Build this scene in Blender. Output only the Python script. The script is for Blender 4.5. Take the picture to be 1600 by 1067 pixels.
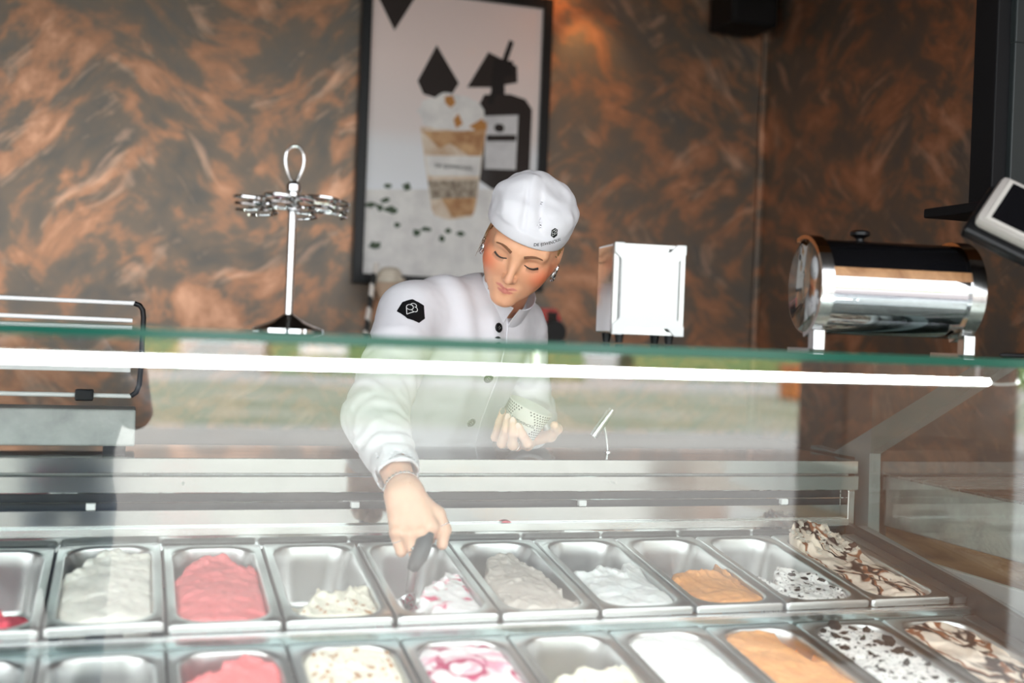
import bpy, bmesh, math, random
import numpy as np
from mathutils import Matrix, Vector, Euler

for _o in list(bpy.data.objects):
    bpy.data.objects.remove(_o, do_unlink=True)
SC = bpy.context.scene
COL = SC.collection

# ------------------------------------------------------------------ camera
CAM_H = 1.42
YAW, PITCH, ROLL, FPX = .3104, -.0061, .038, 1862.5
_fw = Vector((math.sin(YAW)*math.cos(PITCH), math.cos(YAW)*math.cos(PITCH), math.sin(PITCH)))
_r = _fw.cross(Vector((0, 0, 1))).normalized(); _u = _r.cross(_fw)
_r2 = math.cos(ROLL)*_r + math.sin(ROLL)*_u
_u2 = -math.sin(ROLL)*_r + math.cos(ROLL)*_u
cam_d = bpy.data.cameras.new('camera'); cam = bpy.data.objects.new('camera', cam_d); COL.objects.link(cam)
cam_d.sensor_width = 36.0; cam_d.sensor_fit = 'HORIZONTAL'; cam_d.lens = FPX/1600*36
cam_d.clip_start = .02; cam_d.clip_end = 400
cam.matrix_world = Matrix(((_r2.x, _u2.x, -_fw.x, 0), (_r2.y, _u2.y, -_fw.y, 0), (_r2.z, _u2.z, -_fw.z, CAM_H), (0, 0, 0, 1)))
cam_d.dof.use_dof = True; cam_d.dof.focus_distance = 2.36; cam_d.dof.aperture_fstop = 1.75
SC.camera = cam

# ------------------------------------------------------------------ sky, sun, exposure
W = bpy.data.worlds.new('sky'); SC.world = W; W.use_nodes = True
_bg = W.node_tree.nodes['Background']
_bg.inputs['Color'].default_value = (.93, .965, 1.0, 1)
_bg.inputs['Strength'].default_value = 4.3
sun_d = bpy.data.lights.new('sun', 'SUN'); sun = bpy.data.objects.new('sun', sun_d); COL.objects.link(sun)
sun_d.energy = 10.0; sun_d.angle = math.radians(12); sun_d.color = (1.0, .95, .86)
sun.rotation_euler = (math.radians(28), 0, math.radians(-150))
SC.view_settings.view_transform = 'Standard'; SC.view_settings.look = 'None'
SC.view_settings.exposure = 0.18; SC.view_settings.gamma = 1.0; SC.view_settings.use_curve_mapping = False
SC.cycles.max_bounces = 10; SC.cycles.transparent_max_bounces = 16
SC.cycles.use_denoising = True

# ------------------------------------------------------------------ helpers
def tag(o, label=None, cat=None, group=None, kind=None):
    if label: o['label'] = label
    if cat: o['category'] = cat
    if group: o['group'] = group
    if kind: o['kind'] = kind
    return o

def empty(name, loc, label, cat, group=None):
    o = bpy.data.objects.new(name, None); COL.objects.link(o); o.location = loc
    o.empty_display_size = .05
    return tag(o, label, cat, group)

def put(o, parent):
    """parent o, keeping the world coordinates its mesh was written in"""
    if parent is not None:
        o.parent = parent
        top = Vector((0, 0, 0)); p = parent
        while p is not None:
            top += Vector(p.location); p = p.parent
        o.matrix_parent_inverse = Matrix.Translation(-top)
    return o

def mesh_obj(name, verts, faces, mats, parent=None, smooth=True, mi=None, angle=None):
    me = bpy.data.meshes.new(name)
    me.from_pydata([tuple(map(float, v)) for v in verts], [], [tuple(map(int, f)) for f in faces])
    return fin_obj(name, me, mats, parent, smooth, mi, angle)

def fin_obj(name, me, mats, parent=None, smooth=True, mi=None, angle=None):
    if not isinstance(mats, (list, tuple)): mats = [mats]
    for m in mats: me.materials.append(m)
    if mi is not None: me.polygons.foreach_set('material_index', np.asarray(mi, dtype=np.int32))
    me.polygons.foreach_set('use_smooth', np.full(len(me.polygons), bool(smooth)))
    me.update()
    if smooth and angle: me.set_sharp_from_angle(angle=math.radians(angle))
    o = bpy.data.objects.new(name, me); COL.objects.link(o)
    return put(o, parent)

class MB:
    """collects shapes; build() links them as one mesh object"""
    def __init__(s): s.v = []; s.f = []; s.mi = []; s.cur = 0
    def add(s, vs, fs):
        b = len(s.v); s.v += [tuple(x) for x in vs]
        for q in fs: s.f.append(tuple(b+i for i in q)); s.mi.append(s.cur)
        return s
    def mat(s, i): s.cur = i; return s
    def box(s, lo, hi, M=None, bev=0.0):
        lo = Vector(lo); hi = Vector(hi)
        if bev > 0:
            c = (lo+hi)/2; h = (hi-lo)/2; bev = min(bev, min(h)*.9)
            bm = bmesh.new(); bmesh.ops.create_cube(bm, size=2)
            for v in bm.verts: v.co = Vector((v.co.x*h.x, v.co.y*h.y, v.co.z*h.z))
            bmesh.ops.bevel(bm, geom=list(bm.edges), offset=bev, segments=2, profile=.5, affect='EDGES')
            bm.verts.index_update()
            vs = [v.co + c for v in bm.verts]; fs = [[v.index for v in f.verts] for f in bm.faces]; bm.free()
        else:
            vs = [Vector((x, y, z)) for x in (lo.x, hi.x) for y in (lo.y, hi.y) for z in (lo.z, hi.z)]
            fs = [(0, 1, 3, 2), (4, 6, 7, 5), (0, 4, 5, 1), (2, 3, 7, 6), (0, 2, 6, 4), (1, 5, 7, 3)]
        if M is not None: vs = [M @ v for v in vs]
        return s.add(vs, fs)
    def tube(s, path, r, n=10, closed=False, caps=True, flat=None):
        P = [Vector(p) for p in path]; m = len(P)
        rr = r if isinstance(r, (list, tuple)) else [r]*m
        T = []
        for i in range(m):
            a = P[(i-1) % m] if (closed or i > 0) else P[i]
            b = P[(i+1) % m] if (closed or i < m-1) else P[i]
            t = (b-a); T.append(t.normalized() if t.length > 1e-9 else Vector((0, 0, 1)))
        up = Vector((0, 0, 1)) if abs(T[0].z) < .9 else Vector((1, 0, 0))
        nrm = (up - T[0]*up.dot(T[0])).normalized()
        vs = []
        for i in range(m):
            nrm = (nrm - T[i]*nrm.dot(T[i]))
            nrm = nrm.normalized() if nrm.length > 1e-6 else T[i].orthogonal().normalized()
            bn = T[i].cross(nrm)
            for k in range(n):
                a = 2*math.pi*k/n
                vs.append(P[i] + (nrm*math.cos(a) + bn*math.sin(a)*(flat or 1))*rr[i])
        fs = []
        for i in range(m if closed else m-1):
            j = (i+1) % m
            for k in range(n):
                l = (k+1) % n
                fs.append((i*n+k, i*n+l, j*n+l, j*n+k))
        if caps and not closed:
            fs.append(tuple(reversed(range(n)))); fs.append(tuple((m-1)*n+k for k in range(n)))
        return s.add(vs, fs)
    def lathe(s, prof, n=24, M=None, caps=True):
        vs = []; m = len(prof)
        for (r, z) in prof:
            for k in range(n):
                a = 2*math.pi*k/n; vs.append(Vector((r*math.cos(a), r*math.sin(a), z)))
        fs = []
        for i in range(m-1):
            for k in range(n):
                l = (k+1) % n; fs.append((i*n+k, i*n+l, (i+1)*n+l, (i+1)*n+k))
        if caps:
            fs.append(tuple(reversed(range(n)))); fs.append(tuple((m-1)*n+k for k in range(n)))
        if M is not None: vs = [M @ v for v in vs]
        return s.add(vs, fs)
    def prism(s, poly, d, M=None):
        """poly: list of (x, y) counter-clockwise, extruded along local z by d"""
        n = len(poly)
        vs = [Vector((x, y, 0)) for x, y in poly] + [Vector((x, y, d)) for x, y in poly]
        fs = [tuple(reversed(range(n))), tuple(range(n, 2*n))] + [(i, (i+1) % n, n+(i+1) % n, n+i) for i in range(n)]
        if M is not None: vs = [M @ v for v in vs]
        return s.add(vs, fs)
    def build(s, name, mats, parent=None, smooth=False, angle=40):
        return mesh_obj(name, s.v, s.f, mats, parent, smooth, s.mi if isinstance(mats, (list, tuple)) else None, angle if smooth else None)

def frame(o, x, y, z=None):
    """matrix with the given origin and axes"""
    x = Vector(x).normalized(); y = Vector(y); y = (y - x*y.dot(x)).normalized(); z = x.cross(y)
    return Matrix(((x.x, y.x, z.x, o[0]), (x.y, y.y, z.y, o[1]), (x.z, y.z, z.z, o[2]), (0, 0, 0, 1)))

def axis_frame(p, d):
    d = Vector(d).normalized(); x = d.orthogonal().normalized(); y = d.cross(x)
    return Matrix(((x.x, y.x, d.x, p[0]), (x.y, y.y, d.y, p[1]), (x.z, y.z, d.z, p[2]), (0, 0, 0, 1)))

# numpy value noise
def _hash(ix, iy, iz, seed):
    h = (ix.astype(np.int64)*374761393 + iy.astype(np.int64)*668265263 + iz.astype(np.int64)*2147483647 + seed*974711) & 0xffffffff
    h = ((h ^ (h >> 13))*1274126177) & 0xffffffff
    h = (h ^ (h >> 16)) & 0xffff
    return h.astype(np.float32)/32767.5 - 1.0
def noise3(x, y, z, seed=0):
    x = np.asarray(x, dtype=np.float32); y = np.asarray(y, dtype=np.float32) + 0*x; z = np.asarray(z, dtype=np.float32) + 0*x
    ix, iy, iz = np.floor(x), np.floor(y), np.floor(z)
    fx, fy, fz = x-ix, y-iy, z-iz
    fx = fx*fx*(3-2*fx); fy = fy*fy*(3-2*fy); fz = fz*fz*(3-2*fz)
    r = 0
    for a in (0, 1):
        for b in (0, 1):
            for c in (0, 1):
                w = (fx if a else 1-fx)*(fy if b else 1-fy)*(fz if c else 1-fz)
                r = r + w*_hash(ix+a, iy+b, iz+c, seed)
    return r
def fbm(x, y, z=0.0, seed=0, octv=4, gain=.5):
    r = 0; a = 1.0; k = 1.0
    for i in range(octv):
        r = r + a*noise3(x*k, y*k, np.asarray(z)*k, seed+i*17); a *= gain; k *= 2.03
    return r
def sstep(a, b, x):
    t = np.clip((x-a)/(b-a), 0, 1); return t*t*(3-2*t)

# signed distance helpers (arrays in, arrays out)
def smin(a, b, k):
    h = np.clip(.5 + .5*(b-a)/k, 0, 1); return b*(1-h) + a*h - k*h*(1-h)
def smax(a, b, k): return -smin(-a, -b, k)
def sd_sph(x, y, z, c, r): return np.sqrt((x-c[0])**2 + (y-c[1])**2 + (z-c[2])**2) - r
def sd_ell(x, y, z, c, r):
    X = (x-c[0]); Y = (y-c[1]); Z = (z-c[2])
    k0 = np.sqrt((X/r[0])**2 + (Y/r[1])**2 + (Z/r[2])**2)
    k1 = np.sqrt((X/r[0]**2)**2 + (Y/r[1]**2)**2 + (Z/r[2]**2)**2) + 1e-9
    return k0*(k0-1)/k1
def seg_t(x, y, z, a, b):
    d = [b[i]-a[i] for i in range(3)]; L = sum(t*t for t in d)
    return np.clip(((x-a[0])*d[0] + (y-a[1])*d[1] + (z-a[2])*d[2])/L, 0, 1)
def sd_cap(x, y, z, a, b, ra, rb=None):
    rb = ra if rb is None else rb
    t = seg_t(x, y, z, a, b)
    return np.sqrt((x-a[0]-t*(b[0]-a[0]))**2 + (y-a[1]-t*(b[1]-a[1]))**2 + (z-a[2]-t*(b[2]-a[2]))**2) - (ra + t*(rb-ra))

def surface_net(fn, lo, hi, h):
    ax = [np.arange(lo[i], hi[i]+h, h, dtype=np.float32) for i in range(3)]
    X, Y, Z = np.meshgrid(*ax, indexing='ij')
    V = np.asarray(fn(X, Y, Z), dtype=np.float32)
    I = V < 0
    nx, ny, nz = V.shape
    s = np.zeros((nx-1, ny-1, nz-1), dtype=np.int8)
    for a in (0, 1):
        for b in (0, 1):
            for c in (0, 1):
                s += I[a:nx-1+a, b:ny-1+b, c:nz-1+c]
    ci, cj, ck = np.nonzero((s > 0) & (s < 8))
    idx = np.full(s.shape, -1, dtype=np.int32); idx[ci, cj, ck] = np.arange(len(ci))
    acc = np.zeros((len(ci), 3), dtype=np.float32); cnt = np.zeros(len(ci), dtype=np.float32)
    cor = [(a, b, c) for a in (0, 1) for b in (0, 1) for c in (0, 1)]
    for i, p in enumerate(cor):
        for q in cor[i+1:]:
            if sum(abs(p[k]-q[k]) for k in range(3)) != 1: continue
            va = V[ci+p[0], cj+p[1], ck+p[2]]; vb = V[ci+q[0], cj+q[1], ck+q[2]]
            m = (va < 0) != (vb < 0)
            t = np.where(m, va/np.where(m, va-vb, 1), 0)
            for k in range(3): acc[:, k] += np.where(m, p[k] + t*(q[k]-p[k]), 0)
            cnt += m
    acc /= cnt[:, None]
    P = np.stack([lo[0] + (ci+acc[:, 0])*h, lo[1] + (cj+acc[:, 1])*h, lo[2] + (ck+acc[:, 2])*h], 1)
    F = []
    A = I[:-1, 1:-1, 1:-1]; B = I[1:, 1:-1, 1:-1]; i, j, k = np.nonzero(A != B); j += 1; k += 1
    q = np.stack([idx[i, j-1, k-1], idx[i, j, k-1], idx[i, j, k], idx[i, j-1, k]], 1); f = ~I[i, j, k]; q[f] = q[f][:, ::-1]; F.append(q)
    A = I[1:-1, :-1, 1:-1]; B = I[1:-1, 1:, 1:-1]; i, j, k = np.nonzero(A != B); i += 1; k += 1
    q = np.stack([idx[i-1, j, k-1], idx[i-1, j, k], idx[i, j, k], idx[i, j, k-1]], 1); f = ~I[i, j, k]; q[f] = q[f][:, ::-1]; F.append(q)
    A = I[1:-1, 1:-1, :-1]; B = I[1:-1, 1:-1, 1:]; i, j, k = np.nonzero(A != B); i += 1; j += 1
    q = np.stack([idx[i-1, j-1, k], idx[i, j-1, k], idx[i, j, k], idx[i-1, j, k]], 1); f = ~I[i, j, k]; q[f] = q[f][:, ::-1]; F.append(q)
    return P, np.concatenate(F)

def np_mesh(name, P, F, mats, parent=None, colors=None, smooth=True):
    me = bpy.data.meshes.new(name)
    n, m = len(P), len(F)
    me.vertices.add(n); me.vertices.foreach_set('co', np.ascontiguousarray(P, dtype=np.float32).ravel())
    me.loops.add(m*4); me.loops.foreach_set('vertex_index', np.ascontiguousarray(F, dtype=np.int32).ravel())
    me.polygons.add(m); me.polygons.foreach_set('loop_start', np.arange(0, m*4, 4, dtype=np.int32))
    me.update(calc_edges=True); me.validate()
    if colors is not None:
        at = me.color_attributes.new('tint', 'FLOAT_COLOR', 'POINT')
        c = np.ones((n, 4), dtype=np.float32); c[:, :3] = colors; at.data.foreach_set('color', c.ravel())
    return fin_obj(name, me, mats, parent, smooth)

# ------------------------------------------------------------------ materials
def mat(name, color=(.8, .8, .8), rough=.5, metal=0.0, spec=.5, emit=None, estr=0.0, coat=0.0, sss=0.0, trans=0.0):
    m = bpy.data.materials.new(name); m.use_nodes = True
    b = m.node_tree.nodes['Principled BSDF']
    b.inputs['Base Color'].default_value = (*color, 1); b.inputs['Roughness'].default_value = rough
    b.inputs['Metallic'].default_value = metal; b.inputs['Specular IOR Level'].default_value = spec
    b.inputs['Coat Weight'].default_value = coat; b.inputs['Coat Roughness'].default_value = .06
    b.inputs['Transmission Weight'].default_value = trans
    if sss:
        b.inputs['Subsurface Weight'].default_value = sss; b.inputs['Subsurface Scale'].default_value = .006
        b.inputs['Subsurface Radius'].default_value = (1.0, .35, .2)
    if emit: b.inputs['Emission Color'].default_value = (*emit, 1); b.inputs['Emission Strength'].default_value = estr
    return m
def nodes(m): return m.node_tree.nodes, m.node_tree.links, m.node_tree.nodes['Principled BSDF']
def nd(m, t, **kw):
    n = m.node_tree.nodes.new(t)
    for k, v in kw.items():
        if k in n.inputs: n.inputs[k].default_value = v
        else: setattr(n, k, v)
    return n
def ramp(m, fac, stops, interp='LINEAR'):
    r = m.node_tree.nodes.new('ShaderNodeValToRGB'); r.color_ramp.interpolation = interp
    e = r.color_ramp.elements
    while len(e) > 1: e.remove(e[0])
    e[0].position = stops[0][0]; e[0].color = (*stops[0][1], 1)
    for p, c in stops[1:]:
        x = e.new(p); x.color = (*c, 1)
    m.node_tree.links.new(fac, r.inputs['Fac']); return r
def coords(m, scale=(1, 1, 1), rot=(0, 0, 0), kind='Object', loc=(0, 0, 0)):
    t = m.node_tree.nodes.new('ShaderNodeTexCoord'); p = m.node_tree.nodes.new('ShaderNodeMapping')
    p.inputs['Scale'].default_value = scale; p.inputs['Rotation'].default_value = rot; p.inputs['Location'].default_value = loc
    m.node_tree.links.new(t.outputs[kind], p.inputs['Vector']); return p.outputs['Vector']
def mixc(m, fac, a, b, mode='MIX'):
    x = m.node_tree.nodes.new('ShaderNodeMix'); x.data_type = 'RGBA'; x.blend_type = mode
    L = m.node_tree.links
    for s, v in ((x.inputs[0], fac), (x.inputs[6], a), (x.inputs[7], b)):
        if hasattr(v, 'is_output'): L.new(v, s)
        elif isinstance(v, (tuple, list)): s.default_value = (*v, 1)
        else: s.default_value = v
    return x.outputs[2]
def bump(m, h, strength=.3, dist=.01):
    b = nd(m, 'ShaderNodeBump', Strength=strength, Distance=dist)
    m.node_tree.links.new(h, b.inputs['Height']); m.node_tree.links.new(b.outputs['Normal'], m.node_tree.nodes['Principled BSDF'].inputs['Normal'])

def glass_mat(name, r0=.1, tint=(.97, .99, .98)):
    """clear sheet glass: Schlick reflection over a see-through body"""
    m = bpy.data.materials.new(name); m.use_nodes = True; N = m.node_tree.nodes; L = m.node_tree.links
    N.remove(N['Principled BSDF']); out = N['Material Output']
    lw = N.new('ShaderNodeLayerWeight'); lw.inputs['Blend'].default_value = .5
    pw = N.new('ShaderNodeMath'); pw.operation = 'POWER'; pw.inputs[1].default_value = 5; L.new(lw.outputs['Facing'], pw.inputs[0])
    ma = N.new('ShaderNodeMath'); ma.operation = 'MULTIPLY_ADD'; ma.inputs[1].default_value = 1-r0; ma.inputs[2].default_value = r0; L.new(pw.outputs[0], ma.inputs[0])
    t = N.new('ShaderNodeBsdfTransparent'); t.inputs['Color'].default_value = (*tint, 1)
    g = N.new('ShaderNodeBsdfGlossy'); g.inputs['Roughness'].default_value = 0.0; g.inputs['Color'].default_value = (1, 1, 1, 1)
    mx = N.new('ShaderNodeMixShader'); L.new(ma.outputs[0], mx.inputs[0]); L.new(t.outputs[0], mx.inputs[1]); L.new(g.outputs[0], mx.inputs[2])
    L.new(mx.outputs[0], out.inputs['Surface']); return m
M = {}
def brushed(name, col, rough, stretch=(2, 120, 120), amt=.12):
    m = mat(name, col, rough, 1.0)
    v = coords(m, stretch); n = nd(m, 'ShaderNodeTexNoise', Scale=1.0, Detail=3.0); m.node_tree.links.new(v, n.inputs['Vector'])
    r = ramp(m, n.outputs['Fac'], [(.3, (rough-amt*.5,)*3), (.7, (rough+amt,)*3)])
    m.node_tree.links.new(r.outputs['Color'], m.node_tree.nodes['Principled BSDF'].inputs['Roughness'])
    return m
M['pan'] = brushed('pan_steel', (.60, .595, .59), .33, (14, 14, 14), .08)
M['steel'] = brushed('brushed_steel', (.66, .665, .66), .26, (1.5, 40, 40), .06)
M['mirror_steel'] = brushed('polished_steel', (.50, .515, .505), .09, (1.5, 30, 30), .04)
M['chrome'] = mat('chrome', (.70, .70, .71), .045, 1.0)
M['chrome_soft'] = mat('satin_chrome', (.66, .66, .66), .18, 1.0)
M['silver'] = mat('silver', (.82, .82, .83), .14, 1.0)
M['dark_metal'] = mat('dark_grey_metal', (.022, .027, .028), .45, .0, .3)
M['grey_paint'] = mat('grey_paint', (.20, .235, .24), .4); M['riser'] = mat('teal_grey_metal', (.30, .37, .37), .15, .9)
M['black'] = mat('black_plastic', (.005, .005, .006), .4, spec=.3)
M['black_gloss'] = mat('black_gloss', (.004, .004, .005), .08, spec=.35)
M['black_matte'] = mat('black_matte', (.006, .006, .007), .6, spec=.2)
M['white'] = mat('white_plastic', (.80, .80, .80), .35)
M['dark_recess'] = mat('dark_gap', (.02, .025, .03), .25)
M['glass'] = glass_mat('front_glass', .09)
M['glass_top'] = glass_mat('top_glass', .06, (.90, .97, .94))
M['glass_side'] = glass_mat('side_glass', .05, (.93, .97, .95))
m = mat('glass_edge', (.004, .075, .05), .12); M['glass_edge'] = m
M['led'] = mat('led_tube', (1, 1, 1), .4, emit=(1, .99, .97), estr=75.0)
M['concrete'] = mat('grey_concrete_panel', (.35, .35, .34), .6)
m = M['concrete']; v = coords(m, (9, 9, 9)); n = nd(m, 'ShaderNodeTexNoise', Scale=1.5, Detail=8.0, Roughness=.7); m.node_tree.links.new(v, n.inputs['Vector'])
r = ramp(m, n.outputs['Fac'], [(.3, (.36, .36, .355)), (.55, (.48, .48, .47)), (.75, (.58, .58, .57))]); m.node_tree.links.new(r.outputs['Color'], m.node_tree.nodes['Principled BSDF'].inputs['Base Color'])
def wood(name, c1, c2, stretch, rough=.45):
    m = mat(name, c1, rough); v = coords(m, stretch)
    n = nd(m, 'ShaderNodeTexNoise', Scale=1.0, Detail=6.0, Roughness=.6, Distortion=.8); m.node_tree.links.new(v, n.inputs['Vector'])
    r = ramp(m, n.outputs['Fac'], [(.3, c1), (.62, c2)]); m.node_tree.links.new(r.outputs['Color'], m.node_tree.nodes['Principled BSDF'].inputs['Base Color']); return m
M['wood'] = wood('oak_wood', (.20, .085, .03), (.42, .22, .10), (20, 3, 26))
M['dark_wood'] = wood('dark_wood', (.05, .022, .012), (.10, .05, .026), (4, 20, 30))

# copper and grey Venetian plaster
def plaster(name, rot):
    m = mat(name, (.3, .15, .08), .42); N, L, B = nodes(m)
    v = coords(m, (1, 1, 1), rot)
    w = nd(m, 'ShaderNodeTexNoise', Scale=1.7, Detail=2.0, Roughness=.5); L.new(v, w.inputs['Vector'])
    vm = nd(m, 'ShaderNodeVectorMath', operation='MULTIPLY_ADD'); vm.inputs[1].default_value = (.26, .26, .26); L.new(w.outputs['Color'], vm.inputs[0]); L.new(v, vm.inputs[2])
    def stroke(ang, stretch, scale, detail, dist, rough=.6):
        r = nd(m, 'ShaderNodeMapping'); r.inputs['Rotation'].default_value = (0, math.radians(ang), 0); L.new(vm.outputs[0], r.inputs['Vector'])
        q = nd(m, 'ShaderNodeMapping'); q.inputs['Scale'].default_value = (1, 1, stretch); L.new(r.outputs[0], q.inputs['Vector'])
        n = nd(m, 'ShaderNodeTexNoise', Scale=scale, Detail=detail, Roughness=rough, Distortion=dist); L.new(q.outputs[0], n.inputs['Vector']); return n.outputs['Fac']
    a = stroke(40, 1.9, 5.2, 7.0, .25, .62); b = stroke(-30, 1.9, 4.8, 7.0, .25, .62)
    big = nd(m, 'ShaderNodeTexNoise', Scale=2.3, Detail=3.0); L.new(v, big.inputs['Vector'])
    sel = ramp(m, big.outputs['Fac'], [(.42, (0, 0, 0)), (.58, (1, 1, 1))])
    ab = mixc(m, sel.outputs['Color'], a, b)
    base = ramp(m, ab, [(.36, (.140, .125, .110)), (.48, (.175, .133, .101)), (.57, (.345, .172, .098)), (.70, (.530, .282, .172))])
    s1 = stroke(38, 4.5, 3.6, 5.0, .4); s2 = stroke(-48, 4.5, 3.2, 5.0, .4)
    ss = mixc(m, sel.outputs['Color'], s1, s2)
    streak = ramp(m, ss, [(.56, (0, 0, 0)), (.72, (.85, .85, .85))])
    lite = mixc(m, .75, base.outputs['Color'], (.72, .44, .30))
    c1 = mixc(m, streak.outputs['Color'], base.outputs['Color'], lite)
    L.new(c1, B.inputs['Base Color'])
    rr = ramp(m, ab, [(.35, (.46, .46, .46)), (.65, (.36, .36, .36))]); L.new(rr.outputs['Color'], B.inputs['Roughness'])
    B.inputs['Metallic'].default_value = .6
    bump(m, ab, .10, .015)
    return m
M['plaster'] = plaster('copper_plaster', (0, 0, 0))
M['plaster_side'] = plaster('copper_plaster_side', (0, 0, math.radians(90)))
M['ceiling'] = mat('dark_ceiling', (.035, .028, .024), .7)

# outdoors
def noisy(name, stops, scale, rough=.85, detail=6.0, stretch=(1, 1, 1)):
    m = mat(name, stops[0][1], rough); v = coords(m, stretch); n = nd(m, 'ShaderNodeTexNoise', Scale=scale, Detail=detail, Roughness=.65)
    m.node_tree.links.new(v, n.inputs['Vector']); r = ramp(m, n.outputs['Fac'], stops)
    m.node_tree.links.new(r.outputs['Color'], m.node_tree.nodes['Principled BSDF'].inputs['Base Color']); return m
M['paving'] = noisy('paving', [(.3, (.17, .155, .15)), (.7, (.25, .23, .22))], 1.2)
M['asphalt'] = noisy('light_asphalt', [(.3, (.36, .35, .34)), (.7, (.46, .455, .44))], .7)
M['grass'] = noisy('grass', [(.32, (.17, .21, .12)), (.5, (.28, .30, .22)), (.68, (.40, .38, .32))], .35)
M['hedge'] = noisy('leaves', [(.3, (.05, .10, .03)), (.7, (.20, .30, .10))], 6.0)

# cloth, skin
m = mat('white_cotton', (.80, .79, .83), .85, sss=0); M['cotton'] = m
v = coords(m, (420, 420, 420)); n = nd(m, 'ShaderNodeTexNoise', Scale=1.0, Detail=2.0); m.node_tree.links.new(v, n.inputs['Vector']); bump(m, n.outputs['Fac'], .12, .001)
M['navy'] = mat('navy_cloth', (.018, .022, .045), .85)
m = mat('skin', (.7, .4, .27), .42, sss=.12); M['skin'] = m
a = m.node_tree.nodes.new('ShaderNodeVertexColor'); a.layer_name = 'tint'; m.node_tree.links.new(a.outputs['Color'], m.node_tree.nodes['Principled BSDF'].inputs['Base Color'])
M['hair'] = noisy('blond_hair', [(.3, (.20, .09, .03)), (.7, (.50, .29, .12))], 1.0, .5, 4.0, (260, 260, 40))
M['lash'] = mat('dark_brown_lash', (.03, .014, .008), .6)
M['brow'] = mat('brown_brow', (.20, .085, .04), .8)
M['nail'] = mat('pale_nail', (.80, .55, .48), .2)
M['nail_dark'] = mat('grey_nail', (.16, .15, .14), .2)

# ice cream flavours
def ice(name, c, c2=None, scale=14.0, rough=.62):
    m = mat('ice_'+name, c, rough, sss=.10); N, L, B = nodes(m)
    B.inputs['Subsurface Radius'].default_value = (.8, .6, .5)
    v = coords(m); n = nd(m, 'ShaderNodeTexNoise', Scale=scale, Detail=5.0, Roughness=.6); L.new(v, n.inputs['Vector'])
    r = ramp(m, n.outputs['Fac'], [(.3, c), (.7, c2 or tuple(min(1, x*1.08) for x in c))]); L.new(r.outputs['Color'], B.inputs['Base Color'])
    h = nd(m, 'ShaderNodeTexNoise', Scale=70.0, Detail=6.0, Roughness=.65); L.new(v, h.inputs['Vector']); bump(m, h.outputs['Fac'], .22, .004)
    m['c'] = 1; return m, r.outputs['Color'], v
def speckle(m, col, v, c, scale, th, soft=.02, dist=0.0, stretch=None):
    N, L, B = nodes(m)
    if stretch:
        mp = nd(m, 'ShaderNodeMapping'); mp.inputs['Scale'].default_value = stretch[0]; mp.inputs['Rotation'].default_value = stretch[1]; L.new(v, mp.inputs['Vector']); v = mp.outputs[0]
    n = nd(m, 'ShaderNodeTexNoise', Scale=scale, Detail=3.0, Roughness=.55, Distortion=dist); L.new(v, n.inputs['Vector'])
    r = ramp(m, n.outputs['Fac'], [(th, (0, 0, 0)), (th+soft, (1, 1, 1))])
    o = mixc(m, r.outputs['Color'], col, c); L.new(o, B.inputs['Base Color']); return o
def veins(m, col, v, c, scale, width, dist=2.0, stretch=((1, 1, 1), (0, 0, 0))):
    """thin ribbons where warped noise crosses its middle value"""
    N, L, B = nodes(m)
    mp = nd(m, 'ShaderNodeMapping'); mp.inputs['Scale'].default_value = stretch[0]; mp.inputs['Rotation'].default_value = stretch[1]; L.new(v, mp.inputs['Vector'])
    n = nd(m, 'ShaderNodeTexNoise', Scale=scale, Detail=2.0, Roughness=.5, Distortion=dist); L.new(mp.outputs[0], n.inputs['Vector'])
    s = nd(m, 'ShaderNodeMath', operation='SUBTRACT'); s.inputs[1].default_value = .5; L.new(n.outputs['Fac'], s.inputs[0])
    ab = nd(m, 'ShaderNodeMath', operation='ABSOLUTE'); L.new(s.outputs[0], ab.inputs[0])
    r = ramp(m, ab.outputs[0], [(width*.45, (1, 1, 1)), (width, (0, 0, 0))])
    o = mixc(m, r.outputs['Color'], col, c); L.new(o, B.inputs['Base Color']); return o
ICE = {}
ICE['vanilla'] = ice('vanilla', (.89, .85, .775))[0]
ICE['strawberry'] = ice('strawberry', (.88, .19, .205), (.92, .27, .27))[0]
ICE['red'] = ice('red', (.78, .06, .10), (.85, .18, .22))[0]
m, c, v = ice('nut', (.88, .83, .70)); speckle(m, c, v, (.50, .27, .12), 42, .62, .03); ICE['nut'] = m
m, c, v = ice('ripple', (.93, .90, .91)); speckle(m, c, v, (.72, .06, .17), 16, .50, .09, 1.2); ICE['ripple'] = m
m, c, v = ice('hazel', (.58, .515, .465), (.63, .57, .52)); ICE['hazel'] = m
ICE['white'] = ice('white', (.93, .93, .92))[0]
m, c, v = ice('caramel', (.80, .33, .10), (.86, .41, .15)); speckle(m, c, v, (.82, .66, .50), 20, .70, .05); ICE['caramel'] = m
m, c, v = ice('cookie', (.88, .84, .82)); c = speckle(m, c, v, (.03, .02, .018), 60, .60, .02); c = speckle(m, c, v, (.03, .02, .018), 150, .61, .03); ICE['cookie'] = m
m, c, v = ice('choc', (.86, .69, .57), (.90, .76, .65)); c = veins(m, c, v, (.32, .11, .045), 7.5, .032, 1.6, ((1.5, .62, 1), (0, 0, .35))); c = veins(m, c, v, (.045, .016, .011), 7.0, .045, 1.9, ((1.5, .6, 1), (0, 0, .25))); ICE['choc'] = m
m, c, v = ice('raspberry', (.87, .80, .82)); c = speckle(m, c, v, (.80, .33, .45), 8, .52, .09, 1.8); c = veins(m, c, v, (.50, .03, .12), 7.5, .06, 2.2, ((1.2, .8, 1), (0, 0, -.6))); ICE['raspberry'] = m
m, c, v = ice('butter', (.88, .83, .66)); speckle(m, c, v, (.80, .55, .25), 12, .64, .08); ICE['butter'] = m
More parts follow.
